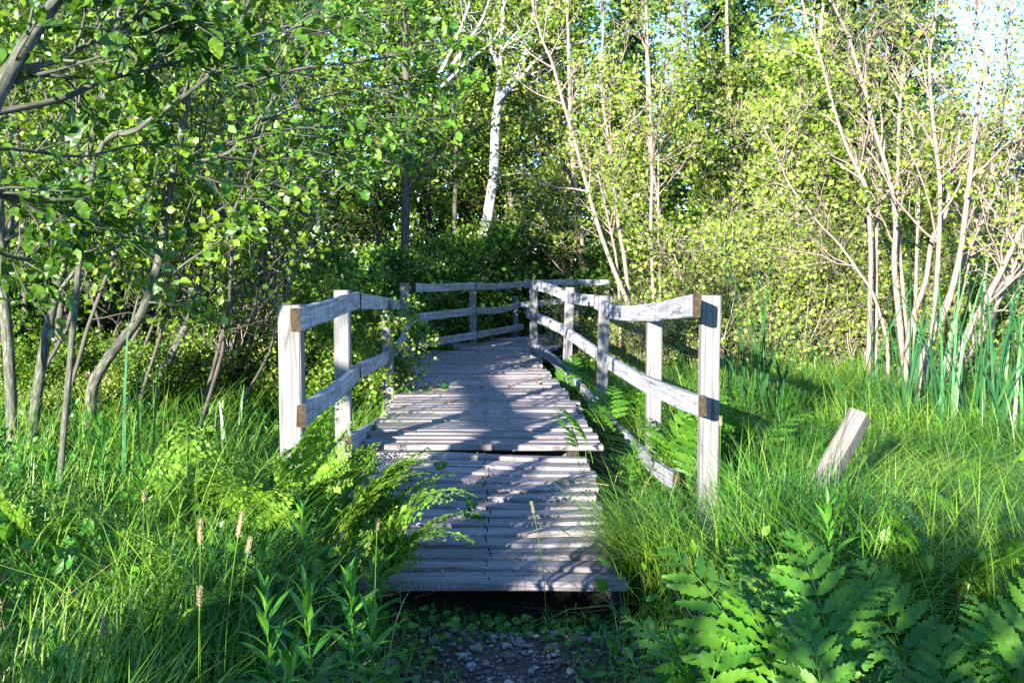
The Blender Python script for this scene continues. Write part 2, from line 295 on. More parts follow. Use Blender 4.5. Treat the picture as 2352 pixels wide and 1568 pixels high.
# ------------------------------------------------------------------ trees
def wander(p, d, L, n, wob=0.25, up=0.0):
    pts = [np.asarray(p, float)]; d = unit(d)
    for _ in range(n):
        d = unit(d + R.normal(0, wob, 3) + np.array([0, 0, up])); pts.append(pts[-1] + d * L / n)
    return np.array(pts)
def smooth(pts, m=4):
    """Catmull-Rom resampling"""
    p = np.asarray(pts, float); p = np.concatenate([[2 * p[0] - p[1]], p, [2 * p[-1] - p[-2]]]); out = []
    for i in range(1, len(p) - 2):
        for t in np.arange(m) / m:
            out.append(0.5 * (2 * p[i] + (p[i + 1] - p[i - 1]) * t + (2 * p[i - 1] - 5 * p[i] + 4 * p[i + 1] - p[i + 2]) * t * t + (3 * p[i] - p[i - 1] - 3 * p[i + 1] + p[i + 2]) * t ** 3))
    out.append(p[-2]); return np.array(out)
class Tree:
    def __init__(s, levels=2, n=(16, 6), ln=(1.2, 0.5), ang=(55, 45), up=(0.08, 0.03), t0=0.25, leaves=12, bare=0.0, sides=(7, 4, 3), lspread=0.06):
        s.wood = MB(); s.P = []; s.A = []; s.k = dict(levels=levels, n=n, ln=ln, ang=ang, up=up, t0=t0, leaves=leaves, bare=bare, sides=sides, lspread=lspread)
    def leafy(s, path, n, spread=None):
        sp = s.k['lspread'] if spread is None else spread
        t = R.uniform(0.1, 1.0, n) * (len(path) - 1); i = np.minimum(t.astype(int), len(path) - 2); f = (t - i)[:, None]
        p = path[i] * (1 - f) + path[i + 1] * f; d = unit(path[i + 1] - path[i])
        s.P.append(p + R.normal(0, sp, p.shape)); s.A.append(d * 0.7 + R.normal(0, 0.6, p.shape) + np.array([0, 0, -0.15]))
    def grow(s, path, r0, r1, lev=0, t0=None, nb=None, lscale=1.0):
        k = s.k; n = len(path); tt = np.linspace(0, 1, n); rad = r0 + (r1 - r0) * tt
        s.wood.tube(path, rad, k['sides'][min(lev, len(k['sides']) - 1)])
        if lev >= k['levels']:
            if R.random() >= k['bare']: s.leafy(path, k['leaves'])
            return
        t0 = (k['t0'] if lev == 0 else 0.2) if t0 is None else t0
        for _ in range(k['n'][lev] if nb is None else nb):
            t = t0 + (1 - t0) * R.random(); i = min(int(t * (n - 1)), n - 2); f = t * (n - 1) - i
            p = path[i] * (1 - f) + path[i + 1] * f; d = unit(path[i + 1] - path[i])
            q = unit(np.cross(d, R.normal(0, 1, 3))); a = math.radians(k['ang'][lev] * R.uniform(0.65, 1.3))
            dd = d * math.cos(a) + q * math.sin(a); L = k['ln'][lev] * R.uniform(0.55, 1.25) * (1 - 0.45 * t) * lscale
            rr = max(0.0025, min(0.62 * (r0 + (r1 - r0) * t), 0.016 * L + 0.002))
            s.grow(wander(p, dd, L, 5 if lev == 0 else 3, 0.16, k['up'][lev]), rr, max(0.0018, rr * 0.35), lev + 1, lscale=lscale)
        if k['bare'] < 1: s.leafy(path[-max(2, n // 5):], k['leaves'])
    def crown(s, tmpl, size, up=0.3, jit=0.6, var=0.45, face=(-.1, -.3, 0)):
        mb = MB(); P = np.concatenate(s.P); A = np.concatenate(s.A)
        N = R.normal(0, jit, P.shape) + np.array([0, 0, up]) + (0 if face is None else np.asarray(face))
        scatter(mb, tmpl, P, A, N, size * R.uniform(1 - var, 1 + var, len(P)), R.uniform(0.8, 1.15, len(P))); return mb
def tree_thing(T, name, label, cat, base, bark, leaf, tmpl, size, group=None, woodname='trunk', **kw):
    root = thing(name, label, cat, base, 0, group)
    put(woodname, T.wood.mesh(woodname, [bark], True, base, True), root)
    if T.P: put('crown', T.crown(tmpl, size, **kw).mesh('crown', [leaf], False, base), root)
    return root

# ------------------------------------------------------------------ ground and path
def grid_axis(a, b, fine0, fine1, d):
    f = np.arange(fine0, fine1, d); lo = fine0 - np.geomspace(d, fine0 - a, 16)[::-1]; hi = fine1 + np.geomspace(d, b - fine1, 16) - d
    return np.concatenate([lo, f, hi])
gx, gy = grid_axis(-160, 160, -8, 8, 0.12), grid_axis(-60, 260, 1.5, 22, 0.12)
X, Y = np.meshgrid(gx, gy); Z = gz(X, Y) + R.normal(0, 0.006, X.shape)
nx, ny = len(gx), len(gy); i, j = np.meshgrid(np.arange(nx - 1), np.arange(ny - 1)); k0 = (j * nx + i).ravel()
mb = MB(); mb.bulk(np.stack([X, Y, Z], -1), np.stack([k0, k0 + 1, k0 + nx + 1, k0 + nx], 1), np.full(len(k0), 4))
tag(put('ground', mb.mesh('ground', [M['soil']], True)), None, None, kind='structure')
px_ = np.linspace(-1, 1, 15); py_ = np.linspace(-1.0, 4.45, 46); X, Y = np.meshgrid(px_, py_)
wv = 0.42 + 0.06 * np.sin(Y * 3.1) + 0.05 * np.sin(Y * 7.7 + 1)
X = 0.02 + X * wv; Z = gz(X, Y) + 0.022 * (1 - (np.abs((X - 0.02) / wv)) ** 4) - 0.012
nx, ny = 15, 46; i, j = np.meshgrid(np.arange(nx - 1), np.arange(ny - 1)); k0 = (j * nx + i).ravel()
mb = MB(); mb.bulk(np.stack([X, Y, Z], -1), np.stack([k0, k0 + 1, k0 + nx + 1, k0 + nx], 1), np.full(len(k0), 4))
tag(put('path', mb.mesh('path', [M['gravel']], True)), None, None, kind='structure')
# loose stones on the path
ico = np.array([(0, 0, 1)] + [(math.cos(a) * .9, math.sin(a) * .9, .45) for a in np.arange(5) * 1.2566] + [(math.cos(a) * .9, math.sin(a) * .9, -.45) for a in np.arange(5) * 1.2566 + .63] + [(0, 0, -1)])
icf = [(0, 1 + a, 1 + (a + 1) % 5) for a in range(5)] + [(1 + a, 6 + a, 1 + (a + 1) % 5) for a in range(5)] + [(1 + (a + 1) % 5, 6 + a, 6 + (a + 1) % 5) for a in range(5)] + [(11, 6 + (a + 1) % 5, 6 + a) for a in range(5)]
n = 1500; x = R.normal(0.04, 0.24, n); y = R.uniform(2.9, 4.25, n); ok = np.abs(x) < 0.6; x, y = x[ok], y[ok]; n = len(x)
sz = np.clip(R.lognormal(-4.95, 0.6, n), 0.003, 0.03)
V = ico[None] * (sz[:, None] * R.uniform(0.6, 1.3, (n, 3)))[:, None, :] * np.array([1, 1, 0.6]) * R.uniform(0.85, 1.15, (n, 12, 1))
V = V + np.stack([x, y, gz(x, y) + 0.012 + sz * 0.3], 1)[:, None]
mb = MB(); mb.bulk(V, (np.array(icf)[None] + np.arange(n)[:, None, None] * 12).ravel(), np.full(n * 20, 3))
tag(put('gravel', mb.mesh('gravel', [M['pebble']], False)), 'small grey and brown stones strewn on the dirt path', 'gravel', kind='stuff')

# ------------------------------------------------------------------ boardwalk
seg = np.hypot(*np.diff(DECK, axis=0).T); arc = np.concatenate([[0], np.cumsum(seg)])
fine = smooth(np.column_stack([DECK, np.zeros(len(DECK))]), 10)[:, :2]
farc = np.concatenate([[0], np.cumsum(np.hypot(*np.diff(fine, axis=0).T))])
def on_deck(s): return np.array([np.interp(s, farc, fine[:, 0]), np.interp(s, farc, fine[:, 1])])
def heading(s): d = on_deck(s + 0.05) - on_deck(s - 0.05); return d / np.hypot(*d)
def deck_z(s): return np.interp(s, [0, 2.22, 2.28, 8, 20], [0.10, 0.28, 0.312, 0.40, 0.42])
bw = thing('boardwalk', 'weathered grey plank boardwalk bending away between post and rail fences', 'boardwalk', (-0.12, 4.37, 0))
borg = np.array([-0.12, 4.37, 0])
near, far = MB(), MB(); s = 0.0; k = 0; loose = []
while s < farc[-1] - 0.3:
    w = R.uniform(0.128, 0.155); gap = R.uniform(0.005, 0.02) + (.004 if s < 2.26 else 0)
    c = on_deck(s + w / 2); h = heading(s + w / 2); nrm = np.array([h[1], -h[0]])
    if s < 2.26: hl, hr = 0.72 + R.normal(0, 0.04), 0.62 + R.normal(0, 0.03) + .05 * s
    else: hl, hr = 0.80 + R.normal(0, 0.015), 0.80 + R.normal(0, 0.02)
    turn = max(0.0, (math.atan2(*heading(s + 0.4)) - math.atan2(*heading(s - 0.3))) / 0.7)   # how fast the walk bends here
    ww = w * np.array([1 + turn * hl, 1 + turn * hl * .33, 1 - turn * hr * .33, 1 - turn * hr])
    yaw = R.normal(0, 0.008); zl, zr = R.normal(0, 0.0065, 2); step = abs(s - 2.2)
    if s < 2.3: yaw += -0.005; zr -= 0.006
    if .9 < s < 2.26: yaw += -0.05 * min(1, (s - .9) / .8); gap += 0.006 + (0.016 if s > 1.9 else 0); zl += R.normal(0, 0.006); zr -= 0.015
    sag = -0.018 * math.sin(min(1, s / 2.2) * math.pi) if s < 2.26 else 0
    pts = []
    for q, zz in ((-hl, zl), (-hl * .33, zl * .5), (hr * .33, zr * .5), (hr, zr)):
        p = c + nrm * q + h * (q * yaw); pts.append((p[0], p[1], deck_z(s + w / 2) - 0.02 + zz + (sag if abs(q) < .5 else 0) + R.normal(0, 0.002)))
    m_ = near if s < 2.26 else far
    target = m_
    if 1.95 < s < 2.26 : target = MB(); loose.append(target)
    tw = np.full(4, R.normal(0, 0.025)) + (0.08 if target is not m_ else 0)
    target.board(pts, ww, 0.04, 0.006, twist=tw, jit=0.0016, mi_end=0)
    for q in (-.68, .02, .62):
        for e in (-.25, .25):
            p = c + nrm * (q + R.normal(0, .012)) + h * (q * yaw + e * w); target.tube([(p[0], p[1], deck_z(s + w / 2) - .02), (p[0], p[1], deck_z(s + w / 2) + .004 + zl * (-q) + zr * q * .5)], .0042, 6, 1)
    s += w + gap; k += 1
    if s > 2.17 and s < 2.27: s = 2.275
put('planks', near.mesh('near_planks', [M['plank'], M['nail']], False, borg, True), bw)['label'] = 'uneven near planks sloping up from the path'
put('planks', far.mesh('far_planks', [M['plank'], M['nail']], False, borg, True), bw)['label'] = 'far planks lying higher and closer together'
for l_ in loose:
    put('loose_plank', l_.mesh('loose_plank', [M['plank'], M['nail']], False, borg, True), bw)['label'] = 'dark tilted plank sunk below the step'
for off in (-0.68, 0.62):
    for a0, a1 in ((0.05, 2.2), (2.36, 8.2), (8.2, 12.5)):
        mb = MB(); ss = np.linspace(a0, a1, 12); P = []
        for q in ss: c = on_deck(q); h = heading(q); P.append((c[0] + h[1] * off, c[1] - h[0] * off, deck_z(q) - 0.125))
        mb.board(P, 0.06, 0.15, 0.004, jit=0.001); put('joist', mb.mesh('joist', [M['plank'], M['endgrain']], False, borg, True), bw)

# ------------------------------------------------------------------ fences
def fence(name, label, posts, rails, org):
    root = thing(name, label, 'fence', org)
    for (px, py, d, wx, wy, lean) in posts:
        top = at(px, py, d); b = np.array([top[0] - lean * 1.0, d, -0.35]); P = [b + (top - b) * t for t in (0, .3, .5, .7, .85, 1)]
        mb = MB(); mb.board(P, wx, wy, 0.007, up=(0, 1, 0), jit=0.0008); put('post', mb.mesh('post', [M['post'], M['post']], False, org, True), root)
    for pts, h in rails:
        P = smooth([at(*p) for p in pts], 6); P = P + np.array([0, 0, 1]) * R.normal(0, 0.0015, (len(P), 1))
        mb = MB(); mb.board(P, 0.045, h, 0.006, jit=0.0014, twist=np.linspace(0, R.normal(0, 0.05), len(P)))
        put('rail', mb.mesh('rail', [M['rail'], M['endgrain']], False, org, True), root)
    return root
fence('post_and_rail_fence', 'grey timber fence along the left edge of the boardwalk, bracken hiding its near post',
      [(668, 700, 4.67, .105, .1, 0), (786, 666, 6.53, .10, .1, 0), (888, 690, 9.15, .10, .1, -.02), (929, 650, 11.7, .10, .12, 0)],
      [([(679, 735, 4.5), (752, 712, 5.5), (819, 690, 6.8)], .11), ([(822, 692, 6.83), (867, 695, 8.3), (914, 700, 10.7)], .11),
       ([(692, 956, 4.6), (779, 894, 5.87), (819, 855, 6.8)], .105), ([(821, 853, 6.85), (867, 831, 8.3), (908, 808, 10.0)], .105), ([(909, 803, 10.05), (926, 776, 10.9), (944, 731, 12.05)], .105),
       ([(800, 1020, 6.3), (885, 965, 8.65)], .105), ([(886, 960, 8.7), (930, 860, 11.0), (949, 798, 12.2)], .105)], (-1.1, 8, 0))
fence('post_and_rail_fence', 'pale sunlit timber fence along the right edge of the boardwalk, ferns among its rails',
      [(1631, 678, 5.58, .105, .1, 0), (1503, 708, 7.15, .105, .1, 0), (1388, 679, 9.15, .10, .1, .03), (1309, 660, 10.95, .10, .1, .05), (1225, 646, 12.4, .10, .1, -.02)],
      [([(1600, 702, 5.22), (1537, 711, 6.24), (1478, 719, 7.23), (1408, 716, 8.6), (1371, 694, 9.42)], .122), ([(1370, 690, 9.45), (1320, 686, 10.5), (1293, 678, 11.1)], .112), ([(1292, 675, 11.15), (1254, 661, 11.9), (1209, 652, 12.7)], .112),
       ([(1613, 933, 5.25), (1537, 905, 6.2), (1471, 874, 7.3), (1412, 840, 8.55), (1373, 814, 9.45)], .115), ([(1372, 813, 9.5), (1290, 756, 11.1), (1212, 720, 12.7)], .11),
       ([(1553, 1106, 6.0), (1504, 1071, 6.7), (1455, 1022, 7.6), (1412, 980, 8.5), (1343, 902, 9.95)], .11), ([(1342, 898, 10.0), (1307, 866, 10.8), (1274, 828, 11.5), (1210, 785, 12.7)], .105)], (0.8, 9, 0))
fence('post_and_rail_fence', 'shaded timber fence running behind the far bend of the boardwalk, dark thicket behind it',
      [(1086, 650, 14.35, .10, .1, 0), (1184, 680, 17.0, .10, .1, 0), (1322, 643, 17.5, .10, .1, 0), (1393, 645, 17.3, .10, .1, 0)],
      [([(951, 661, 11.95), (1020, 660, 13.0), (1089, 657, 14.25)], .10), ([(1091, 658, 14.3), (1150, 657, 15.8), (1215, 651, 17.1)], .10), ([(1217, 650, 17.1), (1322, 648, 17.4), (1402, 649, 17.2)], .10),
       ([(951, 730, 12.05), (1089, 714, 14.25)], .10), ([(1091, 714, 14.3), (1148, 712, 15.8), (1190, 701, 16.9)], .10), ([(1192, 700, 16.9), (1322, 690, 17.4), (1430, 688, 17.2)], .10),
       ([(957, 791, 12.05), (1093, 770, 14.25)], .10), ([(1095, 769, 14.3), (1148, 760, 15.8), (1200, 750, 17.0)], .10)], (0.2, 15, 0))
top, low = at(1976, 951, 4.8), at(1896, 1098, 4.72); ax = unit(top - low); base = low - ax * 0.75 + np.array([0, 0, 0])
mb = MB(); mb.board([base + (top - base) * t for t in (0, .25, .5, .75, .9, 1)], 0.11, 0.09, 0.012, up=(0.75, -0.52, 0.0), jit=0.0015)
o = put('broken_post', mb.mesh('broken_post', [M['old'], M['endgrain']], False, base, True), None, base)
tag(o, 'broken off grey timber post leaning out of the long grass right of the boardwalk', 'post')

# ------------------------------------------------------------------ trees: the thicket left of the boardwalk
def stem_tree(label, pts, d, r0, r1, T, bark='bark_l', leaf='lf_left', tmpl=TM, size=0.06, group=None, name='alder_tree', extra=(), nb=None, **kw):
    P = smooth([at(x, y, (d if np.isscalar(d) else d[i_])) for i_, (x, y) in enumerate(pts)], 4)
    g = float(gz(P[0][0], P[0][1]))
    if P[0][2] > g - 0.05: P = np.concatenate([[[P[0][0], P[0][1], g - 0.1]], P])
    T.grow(P, r0, r1, nb=nb)
    for e, ra in extra:
        E = smooth([at(x, y, dd) for x, y, dd in e], 3); T.grow(E, ra, ra * 0.35, 1)
    return tree_thing(T, name, label, 'tree', (P[0][0], P[0][1], g), M[bark], M[leaf], tmpl, size, group, **kw)
LT = lambda n=(16, 6), leaves=14, t0=0.3, ln=(1.1, 0.45), bare=.1: Tree(2, n, ln, (60, 50), (0.05, 0.0), t0, leaves, bare)
LG = 'alder stems of the left thicket'
stem_tree('smooth grey alder trunk bent like an S, leaning right left of the fence', [(172, 1045), (205, 960), (215, 880), (258, 808), (325, 720), (362, 610), (376, 520), (400, 380), (424, 270), (440, 180), (455, 60), (470, -80)], 7.2, .048, .016, LT((20, 6)), group=LG,
          extra=[([(354, 675, 7.2), (404, 621, 7.0), (482, 567, 6.8), (560, 520, 6.6)], .014)], tmpl=TM)
stem_tree('pale forked alder trunk slanting right, between the S shaped trunk and the fence', [(322, 1000), (352, 890), (398, 805), (440, 720), (474, 622), (490, 520), (522, 400), (560, 220), (600, 50), (630, -80)], 8.3, .040, .014, LT((20, 6)), group=LG,
          extra=[([(462, 682, 8.3), (539, 651, 8.1), (600, 625, 8), (680, 560, 7.8)], .013), ([(472, 651, 8.3), (539, 577, 8.2), (640, 517, 8.1), (730, 470, 8), (812, 408, 7.9)], .014)])
stem_tree('straight mottled alder trunk left of the S shaped one', [(72, 1060), (80, 950), (98, 820), (122, 700), (150, 580), (168, 480), (195, 380), (235, 230), (270, 60), (290, -60)], 7.0, .042, .018, LT((18, 6)), group=LG)
stem_tree('grey alder trunk cut by the left edge of the photo', [(32, 1060), (20, 800), (6, 640), (0, 500), (-12, 300), (-20, 100), (-30, -60)], 6.7, .042, .02, LT((13, 6)), group=LG)
stem_tree('dark slim alder stem just right of the straight mottled trunk', [(118, 1010), (128, 850), (140, 700), (155, 500), (180, 300), (195, 100), (210, -60)], 8.6, .034, .018, LT((18, 6)), group=LG, bark='bark_dark')
stem_tree('thin dark alder stem third from the left edge', [(62, 1000), (58, 700), (46, 500), (40, 300), (30, 100), (20, -60)], 9.6, .03, .02, LT((18, 6)), group=LG, bark='bark_dark')
stem_tree('dark slim alder stem behind the S shaped trunk, seen on its left', [(222, 850), (240, 700), (252, 560), (262, 400), (280, 200), (300, -40)], 10.6, .036, .02, LT((20, 6)), group=LG, bark='bark_dark')
stem_tree('dark alder stem leaning right, behind the bend of the S shaped trunk', [(266, 850), (290, 720), (328, 560), (360, 420), (410, 260), (500, 140), (575, 0), (610, -60)], 11, .04, .02, LT((20, 6)), group=LG, bark='bark_dark')
stem_tree('slim grey alder stem right of the S shaped trunk, dead stalks around it', [(385, 850), (410, 760), (430, 640), (442, 520), (470, 380), (500, 200), (540, 0)], 10, .026, .014, LT((20, 6)), group=LG)
stem_tree('thin dark alder stem behind the pale forked trunk', [(425, 900), (452, 770), (478, 660), (500, 520), (520, 380), (600, 270), (655, 190), (700, 60)], 10.6, .026, .014, LT((20, 6)), group=LG, bark='bark_dark')
for q, (x, dd, tx) in enumerate(((560, 12, 640), (640, 13, 690), (720, 13.5, 700), (-60, 9, -40), (170, 12.5, 130), (330, 13, 300))):
    stem_tree(('slender alder stem deep in the thicket behind the left fence', 'slender alder stem deep in the thicket behind the left fence', 'slender alder stem deep in the thicket behind the left fence',
               'alder at the very edge of the photo, mostly its leaves showing', 'slender alder stem deep in the thicket at the left', 'slender alder stem deep in the thicket at the left')[q],
              [(x, 850), (x + 5, 650), ((x + tx) / 2, 400), (tx, 150), (tx + 20, -80)], dd, .03, .015, LT((24, 7) if x < 400 else (13, 5), 13 if x < 400 else 9, .2), group='slender stems deep in the thicket', bark='bark_dark' if q % 2 else 'bark_l')
def thin_stem(H, bare=.25):
    T = Tree(2, (13, 5), (.8, .4), (55, 50), (.04, .0), .25, 8, bare, (5, 3, 3)); P = wander((0, 0, -.1), (R.normal(.3, .15), R.normal(0, .15), 1), H, 11, .13, .10); T.grow(P, .018, .007)
    return T.wood.mesh('trunk', [M['bark_dark']], True, None, True), T.crown(TM, .055).mesh('crown', [M['lf_left']], False)
th_ = [None] * 4; tm_ = [thin_stem(R.uniform(3.6, 4.6), b_) for b_ in (.25, .9, .4, .9)]
for q in range(46):
    u_ = R.uniform(-40, 540); d = R.uniform(7.2, 12.5) + max(0, u_ - 420) * .012; p = at(u_, 700, d); loc = (p[0], d, float(gz(p[0], d))); kd = q % 4; rz = R.normal(0, .9); sc = R.uniform(.85, 1.15)
    if th_[kd] is None:
        th_[kd] = r_ = thing('alder_tree', 'thin dark wavering alder stem, one of many filling the left thicket', 'tree', loc, rz, 'thin stems filling the left thicket'); put('trunk', tm_[kd][0], r_); put('crown', tm_[kd][1], r_)
    else: dup(th_[kd], loc, rz, sc)
# dead pale stalks bundled among the stems
for q, (x, y, dd) in enumerate(((505, 700, 9.2), (600, 560, 9.4))):
    mb = MB(); c = at(x, y, dd)
    for _ in range(34):
        p = c + np.array([R.normal(0, .14), R.normal(0, .1), R.uniform(-.75, -.3)]); mb.tube(wander(p, (R.normal(.15, .3), R.normal(0, .1), 1), R.uniform(.5, 1.3), 6, .14), np.linspace(.005, .0025, 7), 4)
    tag(put('dead_stalks', mb.mesh('dead_stalks', [M['twig']], True, c, True), None, c), ('tangle of bleached dead stalks hanging by the pale forked trunk', 'tangle of bleached dead twigs above the left fence rails')[q], 'dead stalks')

# the alder that overhangs the top left corner, close to the viewer
T = Tree(1, (6,), (0.45,), (50,), (0.0,), 0.15, 8, 0.0, (8, 5, 4), 0.03)
trunk = smooth([(-2.6, 2.5, -0.1), (-2.45, 2.7, 0.9)] + [tuple(at(*p)) for p in ((-210, 520, 3.1), (-70, 340, 3.2), (0, 205, 3.3), (62, 100, 3.4), (130, 0, 3.5), (185, -90, 3.6))], 4)
T.grow(trunk, .042, .018, nb=6, t0=.5)
for pts, r in (([(-40, 245, 3.3), (0, 207, 3.35), (50, 160, 3.4), (133, 140, 3.5), (217, 97, 3.6), (360, 72, 3.8), (470, 60, 4)], .017), ([(240, 90, 3.65), (347, 24, 3.75), (460, 5, 3.9)], .011),
               ([(-60, 270, 3.4), (0, 257, 3.45), (133, 230, 3.6), (233, 187, 3.7), (307, 167, 3.8), (383, 150, 3.9), (467, 127, 4.1), (567, 107, 4.3), (690, 60, 4.6)], .014),
               ([(60, 165, 3.5), (100, 173, 3.6), (213, 177, 3.8), (293, 163, 3.9), (340, 127, 4.0), (433, 110, 4.2), (683, 87, 4.8), (860, 40, 5.2)], .009),
               ([(-60, 430, 3.6), (0, 443, 3.7), (100, 463, 3.9), (193, 460, 4.1), (280, 440, 4.4)], .010), ([(-50, 430, 3.7), (0, 452, 3.8), (140, 485, 4), (230, 520, 4.3), (330, 545, 4.6)], .008),
               ([(-60, 560, 3.8), (0, 581, 3.9), (47, 594, 4), (135, 601, 4.1), (202, 591, 4.3), (303, 557, 4.6), (404, 534, 5)], .008), ([(-60, 340, 3.5), (60, 345, 3.7), (190, 360, 3.9), (330, 330, 4.2), (470, 340, 4.6)], .008)):
    T.grow(smooth([at(*p) for p in pts], 3), r, .003, 0, .15, 16)
tree_thing(T, 'alder_tree', 'dark mossy alder branches with large leaves reaching in from the top left corner', 'tree', (-2.6, 2.5, float(gz(-2.6, 2.5))), M['bark_l'], M['lf_near'], TR, 0.064, LG, 'trunk', up=0.9, jit=0.42, var=.42, face=(0, -.15, 0))
T = Tree(1, (7,), (0.55,), (50,), (0.0,), 0.2, 8, 0.0, (7, 4, 4), 0.04)
T.grow(smooth([(-2.35, 5.0, -0.1), (-2.3, 5.1, 0.8)] + [tuple(at(*p)) for p in ((215, 380, 5.2), (317, 297, 5.2), (420, 222, 5.2), (487, 167, 5.3), (540, 77, 5.4), (573, 0, 5.5), (600, -80, 5.6))], 4), .018, .008, nb=12, t0=.4)
for pts, r in (([(420, 380, 5.9), (527, 350, 6.0), (593, 277, 6.0), (650, 200, 6.0), (720, 110, 6.1), (790, -10, 6.2)], .013), ([(520, 330, 5.6), (640, 300, 5.8), (760, 290, 6), (900, 270, 6.2), (1040, 275, 6.4)], .008),
               ([(540, 200, 5.4), (680, 160, 5.6), (840, 140, 5.8), (960, 120, 6), (1060, 100, 6.2)], .009), ([(560, 90, 5.4), (700, 50, 5.6), (830, 30, 5.8), (980, 20, 6)], .008),
               ([(600, 280, 6), (720, 230, 6.1), (860, 200, 6.2), (1000, 190, 6.4)], .008), ([(440, 400, 6), (560, 430, 6.2), (700, 410, 6.5), (850, 400, 6.8)], .008), ([(500, 360, 5.8), (620, 370, 6.1), (760, 350, 6.4), (900, 350, 6.8), (990, 380, 7)], .008)):
    T.grow(smooth([at(*p) for p in pts], 3), r, .003, 0, .1, 20)
tree_thing(T, 'alder_tree', 'slender dark alder arching up to the right, its leafy sprays hanging over the left fence', 'tree', (-2.35, 5.0, float(gz(-2.35, 5.0))), M['bark_l'], M['lf_near'], TR, 0.062, LG, 'trunk', up=0.9, jit=0.42, var=.42, face=(0, -.15, 0))

# ------------------------------------------------------------------ trees: pale multi-stemmed alders at the right
def clump(label, stems, d, T, base_px, group='pale alder clumps at the marsh edge', tmpl=TS, size=0.05, leaf='lf_right'):
    b = at(base_px, 800, d); base = (b[0], b[1], float(gz(b[0], b[1]))); root = thing('alder_clump', label, 'tree', base, 0, group)
    for pts, r in stems:
        P = smooth([at(x, y, d + dz) for x, y, dz in pts], 4); P = np.concatenate([[[P[0][0], P[0][1], base[2] - .1]], P]) if P[0][2] > base[2] else P
        T.wood = MB(); T.grow(P, r, r * .35); put('stem', T.wood.mesh('stem', [M['bark_r']], True, base, True), root)
    put('crown', T.crown(tmpl, size).mesh('crown', [M[leaf]], False, base), root)
RT = lambda n=(15, 6), lv=9, bare=.45: Tree(2, n, (1.1, .5), (42, 45), (0.10, 0.05), 0.3, lv, bare, (7, 4, 3))
clump('pale multi stemmed alder whose stems stand upright, nearest the cattails', [
    ([(2071, 810, 0), (2067, 753, 0), (2057, 652, 0), (2054, 584, 0), (2057, 517, 0), (2045, 417, 0), (2009, 300, -.1), (1992, 227, -.1), (1969, 150, -.2), (1946, 77, -.2), (1909, 0, -.3), (1890, -70, -.3)], .034),
    ([(1995, 820, .2), (1997, 760, .2), (1998, 690, .2), (2000, 584, .2), (1992, 450, .2), (1975, 400, .2), (1949, 347, .2), (1929, 293, .2), (1905, 213, .2), (1885, 133, .2), (1855, 50, .2), (1830, -50, .2)], .03),
    ([(2012, 820, .5), (2012, 560, .5), (2018, 470, .5), (2022, 400, .5), (2005, 320, .5), (1990, 200, .5), (2000, 60, .5), (2010, -60, .5)], .026),
    ([(2085, 815, .3), (2072, 650, .3), (2062, 500, .3), (2062, 383, .3), (2065, 267, .3), (2072, 183, .3), (2079, 93, .3), (2075, 0, .3), (2080, -60, .3)], .024),
    ([(2040, 820, .1), (2034, 770, .1), (2007, 679, .1), (1973, 625, .1), (1926, 560, .1), (1885, 517, 0), (1819, 433, -.1), (1799, 393, -.1), (1772, 330, -.2), (1749, 283, -.2)], .02),
    ([(2100, 815, .6), (2105, 600, .6), (2110, 420, .6), (2095, 300, .6), (2040, 170, .6), (2045, 80, .6), (2100, -20, .6)], .022)], 10.4, RT(), 2050)
clump('pale multi stemmed alder whose stems fan out to the right, at the right edge', [
    ([(2128, 815, 0), (2142, 753, 0), (2148, 685, 0), (2155, 584, 0), (2159, 433, 0), (2149, 333, 0), (2139, 233, 0), (2135, 133, 0), (2149, 33, 0), (2155, -60, 0)], .03),
    ([(2083, 810, .3), (2094, 735, .3), (2125, 650, .3), (2141, 550, .3), (2169, 500, .3), (2185, 417, .3), (2202, 317, .3), (2219, 233, .3), (2235, 100, .3), (2250, -40, .3)], .03),
    ([(2115, 830, -.3), (2138, 780, -.3), (2175, 702, -.3), (2205, 584, -.3), (2216, 500, -.3), (2232, 367, -.3), (2242, 267, -.3), (2259, 167, -.3), (2275, 67, -.3), (2290, -50, -.3)], .036),
    ([(2120, 815, .4), (2155, 736, .4), (2192, 650, .4), (2243, 534, .4), (2295, 427, .4), (2335, 333, .4), (2380, 220, .4)], .03),
    ([(2205, 800, -.5), (2229, 753, -.5), (2276, 668, -.5), (2310, 601, -.5), (2350, 517, -.5), (2420, 380, -.5)], .042),
    ([(2210, 835, -.4), (2240, 790, -.4), (2290, 700, -.4), (2350, 570, -.4), (2430, 430, -.4)], .026),
    ([(2180, 810, .6), (2215, 640, .6), (2262, 480, .6), (2290, 300, .6), (2310, 120, .6), (2325, -40, .6)], .024)], 9.8, RT((13, 5), 8, .5), 2150)
clump('pale multi stemmed alder half outside the frame, low stems crossing the right edge', [
    ([(2270, 815, 0), (2290, 700, 0), (2318, 560, 0), (2340, 400, 0), (2352, 250, 0), (2370, 100, 0), (2380, -40, 0)], .028), ([(2290, 820, .2), (2330, 690, .2), (2375, 560, .2), (2440, 420, .2)], .032), ([(2255, 815, .4), (2262, 640, .4), (2290, 470, .4), (2300, 300, .4), (2322, 130, .4), (2330, -40, .4)], .022),
    ([(2240, 815, .5), (2225, 660, .5), (2240, 520, .5), (2228, 380, .5), (2250, 240, .5)], .018), ([(2300, 825, -.2), (2352, 740, -.2), (2420, 640, -.2)], .03)], 11.2, RT((12, 5), 8, .5), 2275)
MT = lambda n=(13, 6): Tree(2, n, (1.1, .5), (45, 45), (0.08, 0.03), 0.35, 10, .3, (7, 4, 3))
MG = 'slim stems behind the right fence'
